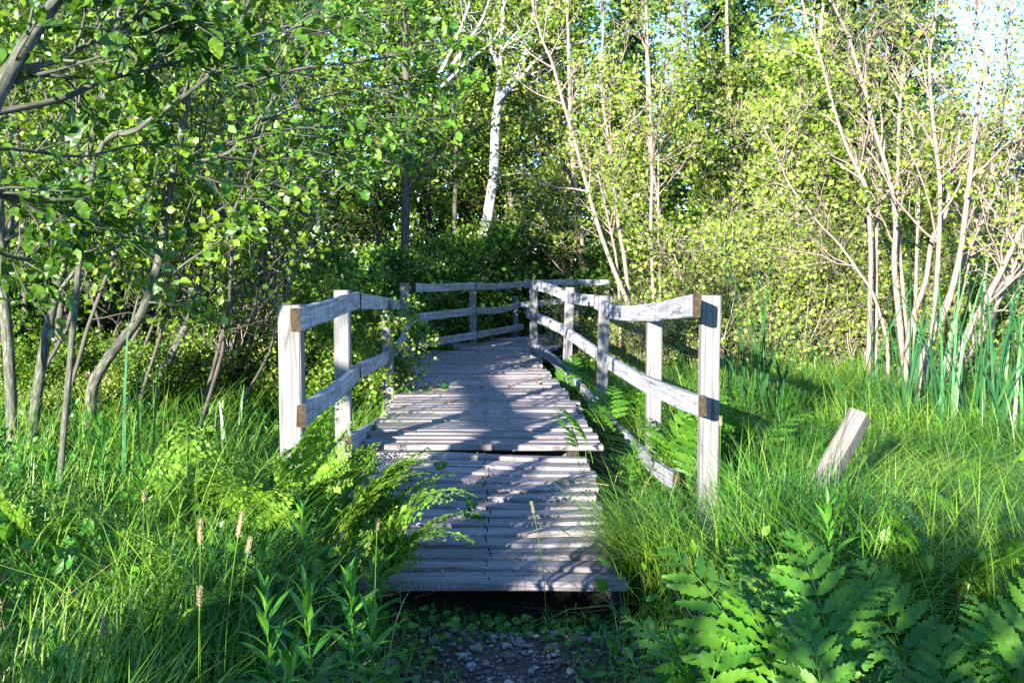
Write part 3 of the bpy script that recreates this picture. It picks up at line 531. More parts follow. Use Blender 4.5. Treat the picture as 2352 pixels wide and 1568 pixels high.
for label, pts, d, r in (('slim pinkish stem leaning left, nearest the birch, rising behind the right fence', [(1446, 720), (1440, 690), (1410, 620), (1375, 523), (1345, 417), (1318, 317), (1291, 227), (1268, 143), (1245, 90), (1221, 0), (1200, -80)], 13, .034),
                         ('slim pinkish upright stem that nearly touches the left leaning one at its foot', [(1447, 720), (1435, 600), (1421, 523), (1411, 434), (1401, 350), (1388, 260), (1381, 183), (1385, 83), (1385, 0), (1388, -80)], 13.2, .03),
                         ('slim pale straight stem between the two clumps of stems behind the right fence', [(1502, 730), (1495, 523), (1498, 400), (1495, 300), (1491, 167), (1481, 67), (1470, -60)], 13.4, .026),
                         ('thin grey stem close beside the pale straight stem, on its right', [(1520, 740), (1514, 600), (1512, 430), (1516, 250), (1530, 100), (1545, -60)], 14, .02),
                         ('short thin broken stem at the foot of the slim pinkish stems', [(1425, 720), (1416, 600), (1401, 523), (1378, 420), (1370, 380)], 13.1, .02)):
    stem_tree(label, pts, d, r, r * .4, MT() if d > 13 or r > .02 else Tree(2, (5, 3), (.5, .3), leaves=3), 'bark_r', 'lf_right', TS, 0.052, MG, 'slim_tree')

# ------------------------------------------------------------------ trees: birch and dark trunks in the middle
T = Tree(2, (14, 7), (1.8, .8), (50, 45), (0.06, 0.0), 0.5, 14, .15, (10, 4, 3))
def bl(pts, d): return smooth([at(x, y, d) for x, y in pts], 4)
T.grow(np.concatenate([[[*at(1108, 560, 20)[:2], 0.0]], bl([(1108, 560), (1120, 500), (1134, 400), (1138, 300), (1145, 240), (1168, 200), (1201, 143), (1221, 67), (1231, 0), (1240, -120)], 20)]), .118, .05)
T.grow(bl([(1138, 262), (1145, 200), (1151, 130), (1154, 60), (1158, -60)], 20), .055, .03, 0, .3, 8)
for pts, r in (([(1142, 235), (1195, 180), (1251, 123), (1335, 97), (1420, 70)], .045), ([(960, 235), (1014, 200), (1075, 140), (1131, 97), (1160, 40)], .045), ([(1040, 150), (1080, 90), (1110, 40), (1130, -20)], .05), ([(1000, 190), (1040, 110), (1075, 20), (1090, -40)], .05)):
    T.grow(bl(pts, 19.8), r, r * .4, 1)
T.grow(bl([(1150, 404), (1165, 402), (1200, 398), (1240, 402)], 19.9), .035, .012, 2)
tree_thing(T, 'birch_tree', 'white birch with a forked trunk and black marks, beyond the bend of the boardwalk', 'tree', (*at(1108, 560, 20)[:2], float(gz(*at(1108, 560, 20)[:2]))), M['birch'], M['lf_back'], TS, 0.085)
for label, pts, d, r in (('dark straight trunk behind the left fence, where it meets the far fence', [(926, 760), (928, 640), (932, 480), (938, 300), (930, 100), (935, -60)], 15.5, .085),
                         ('dark short forked trunk right of the birch, in shade', [(1305, 760), (1302, 560), (1296, 430), (1290, 300), (1270, 120), (1260, -60)], 20.5, .07),
                         ('thin dark trunk right of the birch, beside the short forked one', [(1255, 740), (1252, 560), (1256, 430), (1262, 250), (1258, 50)], 21, .045),
                         ('thin grey trunk left of the birch, half hidden by leaves', [(1046, 740), (1044, 520), (1048, 330), (1035, 150), (1040, -60)], 21, .06)):
    stem_tree(label, pts, d, r, r * .5, Tree(2, (26, 9), (1.9, .8), (60, 50), (.05, 0), .35, 14, .1, (8, 4, 3)), 'bark_dark', 'lf_back', TS, 0.085, 'dark trunks around the birch', 'woodland_tree')

# ------------------------------------------------------------------ the wood behind: a few kinds, copied
def proto_tree(H, n, ln, t0, size, leaf, bark='bark_dark', leaves=18, lean=.05, r=.08):
    T = Tree(2, n, ln, (62, 50), (.10, .0), t0, leaves, .05, (7, 3, 3)); P = wander((0, 0, -.1), (R.normal(0, .05), R.normal(0, .05), 1), H, 9, .06, .1)
    T.grow(P, r, r * .2); a = T.wood.mesh('trunk', [M[bark]], True, None, True); b = T.crown(TS, size, var=.5).mesh('crown', [M[leaf]], False)
    return a, b
def make_root(name, meshes, label, cat, group):
    r = thing(name, label, cat, (0, 0, 0), 0, group); put('trunk' if 'tree' in name else 'stems', meshes[0], r); put('crown' if 'tree' in name else 'foliage', meshes[1], r); return r
protos = [proto_tree(8.5, (34, 10), (2.1, .8), .12, .095, 'lf_back'), proto_tree(7.5, (34, 10), (1.7, .75), .10, .085, 'lf_right', 'bark_r'), proto_tree(9.5, (38, 10), (2.3, .9), .15, .10, 'lf_back'), proto_tree(4.2, (30, 9), (1.2, .6), .08, .075, 'lf_right', 'bark_r', r=.05)]
roots = [None] * 4
WOOD = [  # photo column, depth, kind, scale
    ('slender leafy tree of the sunlit wood behind the birch and the far fence', 'trees behind the far fence', [(560, 21, 0, 1.), (680, 22, 2, 1.), (790, 23, 1, 1.0), (880, 22, 2, 1.), (980, 24, 0, 1.1), (1080, 25, 2, 1.05), (1190, 24, 1, 1.1), (1270, 26, 2, 1.05), (760, 25, 2, 1.1)]),
    ('leafy tree of the shaded wood seen through the stems of the left thicket', 'trees behind the left thicket', [(-40, 16, 0, .9), (90, 18, 2, .9), (200, 15, 1, .95), (310, 19, 2, .95), (430, 16, 0, .95), (520, 23, 2, 1.1), (120, 23, 2, 1.1)]),
    ('pale leaved young tree of the sunlit wood between the slim stems and the pale clumps', 'trees behind the right fence', [(1350, 19, 1, 1.0), (1530, 18, 1, 1.0), (1700, 20, 1, 1.15), (1780, 17, 1, 1.0), (1860, 19, 0, .95), (1600, 24, 2, 1.1), (1760, 25, 2, 1.15), (1820, 15, 3, 1.1)]),
    ('low pale leaved bushy tree behind the pale clumps, sky above it', 'low trees under the patch of sky', [(1980, 15, 3, 1.0), (2060, 17, 3, 1.0), (2150, 16, 3, .85), (2240, 15, 3, .8), (2330, 17, 3, .9), (2400, 15, 3, .95), (2290, 21, 3, 1.05), (2180, 22, 3, 1.1)])]
for label, group, spots in WOOD:
    for px, d, kd, sc in spots:
        p = at(px, 700, d); loc = (p[0], d, float(gz(p[0], d)) - .02); rz = R.uniform(0, 6.28)
        if roots[kd] is None:
            roots[kd] = make_root('woodland_tree', protos[kd], label, 'tree', group); roots[kd].location = loc; roots[kd].rotation_euler = (0, 0, rz); roots[kd].scale = (sc,) * 3
        else: dup(roots[kd], loc, rz, sc, label, group, (R.normal(0, .03), R.normal(0, .03)))
# dark spruces further back
def spruce(H, n=620):
    mb, nb_ = MB(), MB(); mb.tube([(0, 0, -.1), (0, 0, H * .5), (0, 0, H)], [.14, .08, .01], 7); P, A = [], []
    for _ in range(n):
        t = R.random() ** 1.2; z = H * (.06 + .93 * t); L = (1 - t) * H * .22 + .15; a = R.uniform(0, 6.28); d = np.array([math.cos(a), math.sin(a), -.25 + .3 * t])
        q = R.uniform(.12, 1, 26)[:, None]; pp = np.array([0, 0, z]) + d * L * q + np.array([0, 0, 1]) * (.12 * L * q * q); P.append(pp + R.normal(0, .03, pp.shape))
        A.append(d * .6 + R.normal(0, .6, pp.shape) + np.array([0, 0, -.25]))
    P = np.concatenate(P); scatter(nb_, TS, P, np.concatenate(A), R.normal(0, .5, P.shape) + np.array([0, 0, .6]), R.uniform(.16, .3, len(P)), .5)
    return mb.mesh('trunk', [M['bark_dark']], True, None, True), nb_.mesh('crown', [M['needle']], False)
sp = spruce(11.5); r = None
for lab, px, d, sc in (('tall dark spruce behind the pale clumps, its edge against the patch of sky', 2060, 27, 1.0), ('tall dark spruce left of the one against the sky, between slim stems and clumps', 1930, 26, .95), ('dark spruce behind the sunlit leaves above the right fence', 1650, 30, 1.0), ('dark spruce behind the wood above the birch', 1120, 33, 1.1), ('dark spruce behind the wood above the slim stems', 1440, 34, 1.0)):
    p = at(px, 700, d); loc = (p[0], d, float(gz(p[0], d)))
    if r is None: r = make_root('spruce_tree', sp, lab, 'tree', 'dark spruces behind the wood'); r.location = loc
    else: dup(r, loc, R.uniform(0, 6), sc, lab)
# the wood beyond, one mass
n = 420; P, A = [], []
while n:
    y = R.uniform(30, 46); x = R.uniform(-.75, .75) * y; z = 14 * R.random() ** 1.3; u, v_ = pix((x, y, z))
    if u[0] > 2080 and v_[0] < 430: continue
    n -= 1; c = R.normal(0, 1, (230, 3)) * np.array([1.5, 1.2, 1.1]) + np.array([x, y, z]); P.append(c[c[:, 2] > 0.1])
P = np.concatenate(P); u, v_ = pix(P); P = P[~((u > 2120) & (v_ < 380))]
mb = MB(); scatter(mb, TS, P, R.normal(0, 1, P.shape), R.normal(0, .7, P.shape) + np.array([0, -.2, .5]), R.uniform(.16, .3, len(P)))
tag(put('far_woods', mb.mesh('far_woods', [M['lf_back']], False)), 'far off mass of leafy wood closing the view', 'woods', kind='stuff')

# ------------------------------------------------------------------ bushes
def proto_bush(H, leaf, size, n=9, lv=14, bare=.12, wood='bark_l'):
    T = Tree(2, (9, 6), (.55, .28), (50, 50), (.08, .0), .12, lv, bare, (5, 3, 3), .05); T.wood = MB()
    for _ in range(n):
        a = R.uniform(0, 6.28); T.grow(wander((.12 * math.cos(a), .12 * math.sin(a), -.05), (math.cos(a) * R.uniform(.1, .6), math.sin(a) * R.uniform(.1, .6), 1), H * R.uniform(.45, 1.25), 6, .16, .1), .012, .004, lscale=H)
    return T.wood.mesh('stems', [M[wood]], True, None, True), T.crown(TM, size).mesh('foliage', [M[leaf]], False)
bp = [proto_bush(1.15, 'lf_bush', .055), proto_bush(1.0, 'lf_right', .05), proto_bush(1.6, 'lf_left', .055), proto_bush(1.9, 'lf_right', .05, 13, 10, .55, 'twig')]
broots = [None] * 4
BUSH = [('dark leafy bush in the shade behind the far fence', 'bushes behind the far fence', [(960, 15, 0, 1.3), (1030, 16.5, 0, 1.4), (1110, 18.5, 0, 1.5), (1190, 19.5, 0, 1.5), (1270, 19.5, 0, 1.4), (1350, 19, 0, 1.4), (1050, 20, 2, 1.2), (900, 17, 0, 1.2), (1000, 13.6, 0, .6), (1060, 15.1, 0, .6)]),
        ('leafy bush pressing against the outside of the left fence', 'bushes behind the left fence', [(770, 11.2, 0, .7), (800, 9.2, 2, .6), (740, 9.6, 2, .7), (690, 11.5, 0, 1.1), (730, 12.5, 0, 1.1), (780, 13.4, 0, 1.1), (600, 12, 2, .8), (640, 9.5, 1, .7), (560, 10.5, 0, .9)]),
        ('bush with glossy leaves among the trunks of the left thicket', 'bushes under the left thicket', [(60, 10.5, 0, 1.1), (180, 11, 0, 1.1), (300, 12, 0, 1.2), (420, 12.5, 2, .8), (500, 11.5, 0, 1.0), (-30, 9.5, 0, 1.), (260, 9.6, 0, .6), (420, 9.8, 0, .6), (120, 8.4, 0, .5), (20, 8.2, 2, .42), (150, 8.8, 2, .4), (290, 8.4, 2, .4), (380, 9.0, 2, .45), (460, 9.2, 1, .6), (230, 7.9, 1, .45), (520, 9.6, 2, .5), (90, 7.6, 1, .4)]),
        ('twiggy bush behind the right fence', 'bushes behind the right fence', [(1460, 12.5, 3, .5), (1540, 14.5, 3, .9), (1400, 13.5, 1, .7), (1625, 13.4, 3, 1.1), (1710, 14, 3, 1.0), (1800, 13.2, 3, 1.0), (1885, 14, 3, 1.15), (1570, 16, 2, 1.3), (1320, 14.5, 3, .6), (1670, 15, 2, 1.0), (1760, 15.5, 2, 1.1), (1840, 16, 2, 1.2)]),
        ('leafy bush among the stems of the pale clumps', 'bushes at the foot of the pale clumps', [(1960, 13.4, 3, .9), (2050, 14, 2, .9), (2140, 12.6, 3, .8), (2225, 13.2, 2, .9), (2330, 12.2, 1, 1.1), (2400, 11, 1, 1.0)])]
for label, group, spots in BUSH:
    for px, d, kd, sc in spots:
        p = at(px, 700, d); loc = (p[0], d, float(gz(p[0], d)) - .02); rz = R.uniform(0, 6.28)
        if broots[kd] is None:
            broots[kd] = make_root('bush', bp[kd], label, 'bush', group); broots[kd].location = loc; broots[kd].rotation_euler = (0, 0, rz); broots[kd].scale = (sc,) * 3
        else: dup(broots[kd], loc, rz, sc, label, group)

# ------------------------------------------------------------------ grass
def blades(mb, x, y, z, H, W, lean, head, droop, mi=0):
    """one curved tapering blade per root; lean: sideways reach as a share of the height"""
    n = len(x); t = np.array([0, .3, .58, .82, 1.0]); dirv = np.stack([np.cos(head), np.sin(head), 0 * head], 1); side = np.stack([-np.sin(head), np.cos(head), 0 * head], 1)
    out = (lean[:, None] * (0.25 * t + 0.75 * t ** 2.2)) * H[:, None]; up = H[:, None] * (t - droop[:, None] * t ** 3)
    cen = np.stack([x, y, z], 1)[:, None] + out[..., None] * dirv[:, None] + up[..., None] * np.array([0, 0, 1.0])
    tw = R.normal(0, .5, n); side = side * np.cos(tw)[:, None] + dirv * np.sin(tw)[:, None]
    ww = W[:, None] * np.array([.75, 1, .85, .5])
    Lf = cen[:, :4] - ww[..., None] * side[:, None] / 2; Rt = cen[:, :4] + ww[..., None] * side[:, None] / 2
    V = np.concatenate([np.stack([Lf, Rt], 2).reshape(n, 8, 3), cen[:, 4:]], 1)
    lp = np.array([0, 1, 3, 2, 2, 3, 5, 4, 4, 5, 7, 6, 6, 7, 8]); loops = (lp[None] + np.arange(n)[:, None] * 9).ravel()
    mb.bulk(V, loops, np.tile([4, 4, 4, 3], n), mi)
def wedge(n, y0, y1, u0=-.6, u1=.62):
    y = R.uniform(y0, y1, n); return R.uniform(u0, u1, n) * y, y
def clear(x, y, m=0.0):
    """true where ground cover may root: off the boardwalk and the path"""
    return ((deck_dist(x, y) > 0.80 + m) | (y < 4.33)) & ((np.abs(x - 0.02) > 0.42 + m) | (y > 4.3))
patch = lambda x, y: .5 + .25 * np.sin(1.9 * x + 1.1 * y) + .25 * np.sin(-1.3 * x + 2.3 * y + 1.7)
mb = MB()
n = 36000; x, y = wedge(n, 1.7, 15); ok = clear(x, y) & (R.random(n) < np.where(x < -1.3 - .05 * y, .45, 1.0)); x, y = x[ok], y[ok]; n = len(x)
edge = sm(.35, 1.2, np.where(y < 4.4, np.abs(x - .02), deck_dist(x, y) - .35))
H = (0.20 + .34 * edge) * R.uniform(.55, 1.3, n) * (.75 + .5 * patch(x, y)); H = np.where((np.abs(x) < .9) & (y < 4.4), H * .55, H); H = np.where(y < 3.3, np.minimum(H, np.where(x > .55, .3, .5)), H)
dd_ = deck_dist(x, y); H = np.where((dd_ < 1.28) & (y > np.where(x > 0, 4.5, 5.2)) & (y < 12), H * .42, H)
head = np.where(R.random(n) < .5, R.uniform(0, 6.28, n), np.where(x > 0, 2.9, .4) + R.normal(0, .7, n) + 2 * (patch(y, x) - .5))
blades(mb, x, y, gz(x, y) - .02, H, R.uniform(.004, .0085, n), R.uniform(.15, .9, n) * (0.6 + .8 * patch(x * 1.7, y)), head, R.uniform(0, .35, n) , 0)
n = 1900; x, y = wedge(n, 2.6, 13); ok = clear(x, y); x, y = x[ok], y[ok]; n = len(x)
blades(mb, x, y, gz(x, y) - .02, R.uniform(.2, .55, n), R.uniform(.003, .005, n), R.uniform(.2, 1.6, n), R.uniform(0, 6.28, n), R.uniform(0, .6, n), 1)
# tussocks of long arching blades
for _ in range(130):
    x0, y0 = wedge(1, 2.6, 11, -.42, .6); x0, y0 = x0[0], y0[0]
    if not clear(np.array([x0]), np.array([y0]), .12)[0] or (.4 < x0 < 1.25 and 4.4 < y0 < 9): continue
    n = 110; x = x0 + R.normal(0, .07, n); y = y0 + R.normal(0, .07, n)
    blades(mb, x, y, gz(x, y) - .02, R.uniform(.35, .72, n) * (1 if y0 > 3.2 else .75 if x0 < .5 else .45), R.uniform(.004, .008, n), R.uniform(.3, 1.2, n), R.uniform(0, 6.28, n), R.uniform(.1, .5, n), 0)
n = 20000; x, y = wedge(n, 2.6, 12, .02, .6); ok = clear(x, y, .1); x, y = x[ok], y[ok]; n = len(x)
blades(mb, x, y, gz(x, y) - .02, R.uniform(.4, .72, n) * np.where((deck_dist(x, y) < 1.28) & (y > 4.3) & (y < 11), .38, 1) * np.where(y < 3.4, .5, 1), R.uniform(.005, .009, n), R.uniform(.7, 1.7, n), np.sin(x * 1.7 + y) * 1.3 + np.cos(y * 1.9) * 1.2 + R.normal(0, .5, n), R.uniform(.25, .6, n), 0)
# thin blades leaning in over the boards
for _ in range(64):
    sd_ = -1 if R.random() < .45 else 1; s0 = R.uniform(0.1, 6.2) if sd_ < 0 else R.uniform(.1, .7); c = on_deck(s0); h = heading(s0); q = sd_ * R.uniform(.72, .95); n = 26
    x = c[0] + h[1] * q + R.normal(0, .06, n); y = c[1] - h[0] * q + R.normal(0, .08, n)
    blades(mb, x, y, gz(x, y) + .02, R.uniform(.4, .66, n), R.uniform(.003, .006, n), R.uniform(.3, 1.1, n), np.where(R.random(n) < .7, (math.pi if sd_ > 0 else 0) + R.normal(0, .6, n), R.uniform(0, 6.28, n)), R.uniform(.1, .5, n), 0)
n = 620; x = 1.3 + R.normal(0, .16, n); y = 4.38 + R.normal(0, .09, n)
blades(mb, x, y, gz(x, y) - .02, R.uniform(.5, .82, n), R.uniform(.005, .009, n), R.uniform(.1, .7, n), R.uniform(0, 6.28, n), R.uniform(.0, .3, n), 0)
tag(put('grass', mb.mesh('grass', [M['grass'], M['dry']], False)), 'long green marsh grass covering both banks beside the boardwalk', 'grass', kind='stuff')
# short weeds on the dark soil before the first plank
mb = MB(); n = 1500; x = R.normal(0, .5, n); y = R.uniform(3.5, 4.45, n); ok = R.random(n) < sm(.05, .5, np.abs(x) + .55 * sm(3.9, 4.3, y)); x, y = x[ok], y[ok]; n = len(x)
blades(mb, x, y, gz(x, y) - .005, R.uniform(.03, .13, n), R.uniform(.003, .005, n), R.uniform(.2, 1.2, n), R.uniform(0, 6.28, n), R.uniform(0, .4, n), 0)
n = 900; x = R.normal(0, .55, n); y = R.uniform(3.5, 4.4, n); ok = R.random(n) < sm(.1, .6, np.abs(x) + .5 * sm(3.9, 4.3, y)); x, y = x[ok], y[ok]; n = len(x)
scatter(mb, TM, np.stack([x, y, gz(x, y) + R.uniform(.01, .08, n)], 1), R.normal(0, 1, (n, 3)) * np.array([1, 1, .3]), R.normal(0, .4, (n, 3)) + np.array([0, -.2, 1]), R.uniform(.02, .05, n), 1.1, 1)
tag(put('weeds', mb.mesh('weeds', [M['grass'], M['herb']], False)), 'short scattered weeds on the dark soil before the first plank', 'weeds', kind='stuff')
# low leafy herbs between the blades
mb = MB(); P = []
n = 3000; x, y = wedge(n, 2.0, 16); ok = clear(x, y, .05) & (R.random(n) < np.where(x < -.7, 1, .45 * patch(x, y) + .15)); x, y = x[ok], y[ok]
for a, b in zip(x, y):
    h = R.uniform(.12, .42) * (1 if b > 3.3 else .7) * (.4 if a > .3 and 4.4 < b < 11 and deck_dist(a, b) < 1.3 else 1); m_ = int(R.uniform(8, 20)); q = R.normal(0, 1, (m_, 3)) * np.array([.07, .07, .0]); q[:, 2] = R.uniform(.25, 1, m_) * h; P.append(q + np.array([a, b, float(gz(a, b))]))
P = np.concatenate(P); n = len(P)
scatter(mb, TM, P, R.normal(0, .8, (n, 3)) + np.array([0, -.2, .15]), R.normal(0, .45, (n, 3)) + np.array([0, -.35, .8]), R.uniform(.035, .085, n), R.uniform(.6, 1.0, n))
tag(put('undergrowth', mb.mesh('undergrowth', [M['herb']], False)), 'leafy herbs growing thick between the grass on both banks', 'undergrowth', kind='stuff')
# dead leaves and bits on the boards
mb = MB(); P = []
for _ in range(260):
    s0 = R.uniform(.1, 9); c = on_deck(s0); h = heading(s0); q = R.uniform(-.75, .75); P.append((c[0] + h[1] * q, c[1] - h[0] * q, deck_z(s0) + .012))
P = np.array(P); scatter(mb, TM, P, R.normal(0, 1, P.shape) * np.array([1, 1, .1]), R.normal(0, .2, P.shape) + np.array([0, 0, 1]), R.uniform(.015, .055, len(P)), R.uniform(.4, 1, len(P)))
for _ in range(26):
    s0 = R.uniform(.1, 5); c = on_deck(s0); q = R.uniform(-.6, .6); mb.tube(wander((c[0] + q, c[1], deck_z(s0) + .012), (R.normal(0, 1), R.normal(0, .4), 0), R.uniform(.05, .2), 4, .12) * np.array([1, 1, 1]), .002, 4)
tag(put('leaf_litter', mb.mesh('leaf_litter', [M['litter']], False)), 'dead leaves and bits of twig lying on the boards', 'leaf litter', kind='stuff')

# ------------------------------------------------------------------ ferns
TP = T_serr(14, .105, .2)
def sensitive_frond(L=.34, stipe=.26, arch=.9, np_=8):
    """one broad frond growing up from the origin and outwards along +y"""
    mb = MB(); n = 16; t = np.linspace(0, 1, n); ang = .12 + arch * t ** 1.6; ds = (L + stipe) / (n - 1)
    P = np.concatenate([[[0, 0, 0]], np.cumsum(np.stack([0 * ang[1:], np.sin(ang[1:]), np.cos(ang[1:])], 1) * ds, 0)]); mb.tube(P, np.linspace(.0028, .001, n), 5)
    t0 = stipe / (L + stipe); pp, A, N, Z, Wd = [], [], [], [], []
    for k in range(np_ + 1):
        f = k / np_; q = t0 + (1 - t0) * (f * .93); i = min(int(q * (n - 1)), n - 2); w = q * (n - 1) - i; p = P[i] * (1 - w) + P[i + 1] * w; d = unit(P[i + 1] - P[i]); nn = np.cross((1, 0, 0), d)
        ln = L * .5 * (1 - .78 * f ** 1.3) * (0.85 if k == 0 else 1)
        for s_ in (-1, 1):
            a = math.radians(62 - 22 * f + R.normal(0, 4)); pp.append(p); A.append(d * math.cos(a) + np.array([s_ * math.sin(a), 0, 0]) - nn * R.uniform(-.05, .22)); N.append(nn + R.normal(0, .12, 3)); Z.append(ln * R.uniform(.92, 1.08)); Wd.append(1.0 + .5 * f)
    pp.append(P[-1] - (P[-1] - P[-2]) * 1.5); A.append(P[-1] - P[-2]); N.append(np.cross((1, 0, 0), P[-1] - P[-2])); Z.append(L * .2); Wd.append(1.4)
    scatter(mb, TP, pp, A, N, np.array(Z), np.array(Wd)); return mb
def bracken_frond(L=.5, stipe=.3, arch=1.1, np_=11, m=9):
    mb = MB(); n = 16; t = np.linspace(0, 1, n); ang = .08 + arch * t ** 1.7; ds = (L + stipe) / (n - 1)
    P = np.concatenate([[[0, 0, 0]], np.cumsum(np.stack([0 * ang[1:], np.sin(ang[1:]), np.cos(ang[1:])], 1) * ds, 0)]); mb.tube(P, np.linspace(.003, .001, n), 5)
    t0 = stipe / (L + stipe); pp, A, N, Z = [], [], [], []
    for k in range(np_ + 1):
        f = k / np_; q = t0 + (1 - t0) * f * .97; i = min(int(q * (n - 1)), n - 2); w = q * (n - 1) - i; p = P[i] * (1 - w) + P[i + 1] * w; d = unit(P[i + 1] - P[i]); nn = unit(np.cross((1, 0, 0), d)); ln = L * .42 * (1 - .9 * f) + .015
        for s_ in (-1, 1):
            a = math.radians(68 - 20 * f + R.normal(0, 6)); dd = unit(d * math.cos(a) + np.array([s_ * math.sin(a), 0, 0]) - nn * R.uniform(-.1, .35)); mb.tube([p, p + dd * ln], [.0014, .0006], 3, cap=False); cr = np.cross(nn, dd); mm = max(3, int(m * ln / (L * .42)))
            for r_ in range(mm):
                u = (r_ + .6) / (mm + .3); pl = (ln * .26 + .006) * (1 - .75 * u)
                for e in (-1, 1): pp.append(p + dd * ln * u); A.append(cr * e + dd * R.normal(.35, .14) - nn * R.normal(.1, .16)); N.append(nn + R.normal(0, .3, 3)); Z.append(pl)
    scatter(mb, TS, pp, A, N, np.array(Z) * R.uniform(.9, 1.5, len(Z)), .95); return mb
def frond_set(fn, mat, name, count, **kw): return [fn(**{k: (R.uniform(*v) if isinstance(v, tuple) else v) for k, v in kw.items()}).mesh(name, [mat], True) for _ in range(count)]
SF = frond_set(sensitive_frond, M['fern'], 'frond', 6, L=(.32, .44), stipe=(.14, .28), arch=(.7, 1.25))
BF = frond_set(bracken_frond, M['bracken'], 'frond', 6, L=(.42, .6), stipe=(.2, .42), arch=(1.2, 1.9))
BT = frond_set(bracken_frond, M['bracken'], 'frond', 6, L=(.4, .52), stipe=(.42, .6), arch=(.9, 1.5))
def fern(kind, label, px, py, d, count, sc=1.0, heads=None, group=None, name='fern', z=None):
    """fronds of one plant whose middle shows about (px, py)"""
    p = at(px, py, d); base = (p[0], d, float(gz(p[0], d)) if z is None else z); root = thing(name, label, 'fern', base, 0, group)
    for k in range(count):
        o = put('frond', {'s': SF, 'b': BF, 't': BT}[kind][int(R.integers(6))], root); a = heads[k % len(heads)] if heads else R.uniform(0, 360)
        o.rotation_euler = (R.normal(0, .12), R.normal(0, .12), math.radians(a - 90 + R.normal(0, 8))); o.scale = (sc * R.uniform(.85, 1.15),) * 3; o.location = (R.normal(0, .03), R.normal(0, .03), 0)
fern('t', 'bracken hiding the foot of the nearest left post', 640, 1050, 4.3, 7, .92, (0, 60, 100, 150, 200, 250, 320), group='bracken on the left bank', name='bracken')
FG = 'broad ferns in the shade at the bottom right'
F_ = lambda *a, **k: fern('s', *a, **{'group': FG, **k})
F_('broad fern at the bottom edge of the photo, right of the stony path', 1640, 1490, 2.75, 4, .95, (60, 120, 20, 160))
F_('broad fern with one tall upright frond, left of the bluish upright frond', 1800, 1400, 2.85, 4, 1.0, (85, 130, 30, 200))
F_('bluish upright fern frond standing alone between the broad ferns', 1985, 1380, 2.8, 2, 1.08, (95, 60))
F_('wide spread fern at the lower right, deep notches between its leaflets', 2160, 1330, 2.9, 4, 1.02, (100, 40, 150, 260))
F_('fern in the bottom right corner, fan of long toothed leaflets facing the camera', 2230, 1530, 2.45, 5, .92, (110, 75, 40, 150, 250))
F_('fern cut by the right edge of the photo above the corner one', 2340, 1400, 2.7, 4, .95, (90, 150, 210, 40))
F_('low fern cut by the bottom edge, under the bluish upright frond', 1930, 1560, 2.5, 4, .82, (70, 120, 180, 0))
F_('yellow green sunlit fern fanned out flat below the broken post', 1785, 1170, 3.55, 3, .95, (80, 110, 50), group='sunlit broad ferns')
F_('broad fern half hidden in long grass right of the broken post', 2190, 1160, 3.7, 4, 1.1, group='sunlit broad ferns')
F_('broad fern in the grass near the right edge, level with the broken post top', 2330, 1110, 4.2, 4, 1.1, group='sunlit broad ferns')
F_('fern lying out over the boards at the step, from the right edge', 1330, 1060, 6.35, 3, .75, (175, 200, 160), z=.26, group='ferns along the right fence')
F_('fern pushing through the lower rail of the right fence, above the dark hole', 1400, 935, 7.9, 5, .95, (180, 130, 230, 90, 200), group='ferns along the right fence')
F_('tall fern behind the middle rail of the right fence, left of its second post', 1485, 940, 8.5, 4, 1.1, group='ferns along the right fence')
F_('fern between the two nearest posts of the right fence', 1560, 950, 6.6, 5, 1.2, group='ferns along the right fence')
F_('broad leaved fern behind the bottom rail, between the two nearest right posts', 1590, 1040, 6.1, 5, .95, (90, 250, 30, 330, 60), group='ferns along the right fence')
F_('fern at the far end of the right fence, under its bottom rail', 1290, 830, 10.4, 5, 1.1, group='ferns along the right fence')
F_('fern behind the nearest right post, in the sun', 1690, 930, 6.6, 5, 1.1, group='ferns along the right fence')
B_ = lambda *a, kind='b', **k: fern(kind, *a, **{'group': 'bracken on the left bank', 'name': 'bracken', **k})
B_('yellow green bracken in front of the nearest left post, a frond reaching over the rail', 715, 1030, 4.25, 6, .9, (15, -10, 50, 170, 120, 250), kind='t')
B_('arching bracken drooping over the left edge of the near planks', 800, 1080, 4.3, 4, 1.0, (0, 20, -30, 330))
B_('pale bracken left of the nearest left post', 530, 1010, 4.7, 4, .95)
B_('bracken in the sun below the pale forked trunk', 400, 1060, 4.8, 4, .95)
B_('dark bracken in the shade in the middle of the left bank, fronds like ladders', 480, 1190, 3.5, 4, .7, (170, 20, 200, -30))
B_('bracken beside the left end of the nearest planks', 850, 1170, 4.25, 4, .8, (10, -25, 40, 90))
B_('bracken growing below the second left post', 800, 960, 6.0, 4, .9, (0, 60, 200, 300))
B_('bracken at the left edge of the photo, lit yellow', 80, 1150, 4.2, 5, .9)
B_('bracken low in the shade left of the tall leafy stems', 330, 1330, 3.0, 4, .6, (10, 150, 210, -20))

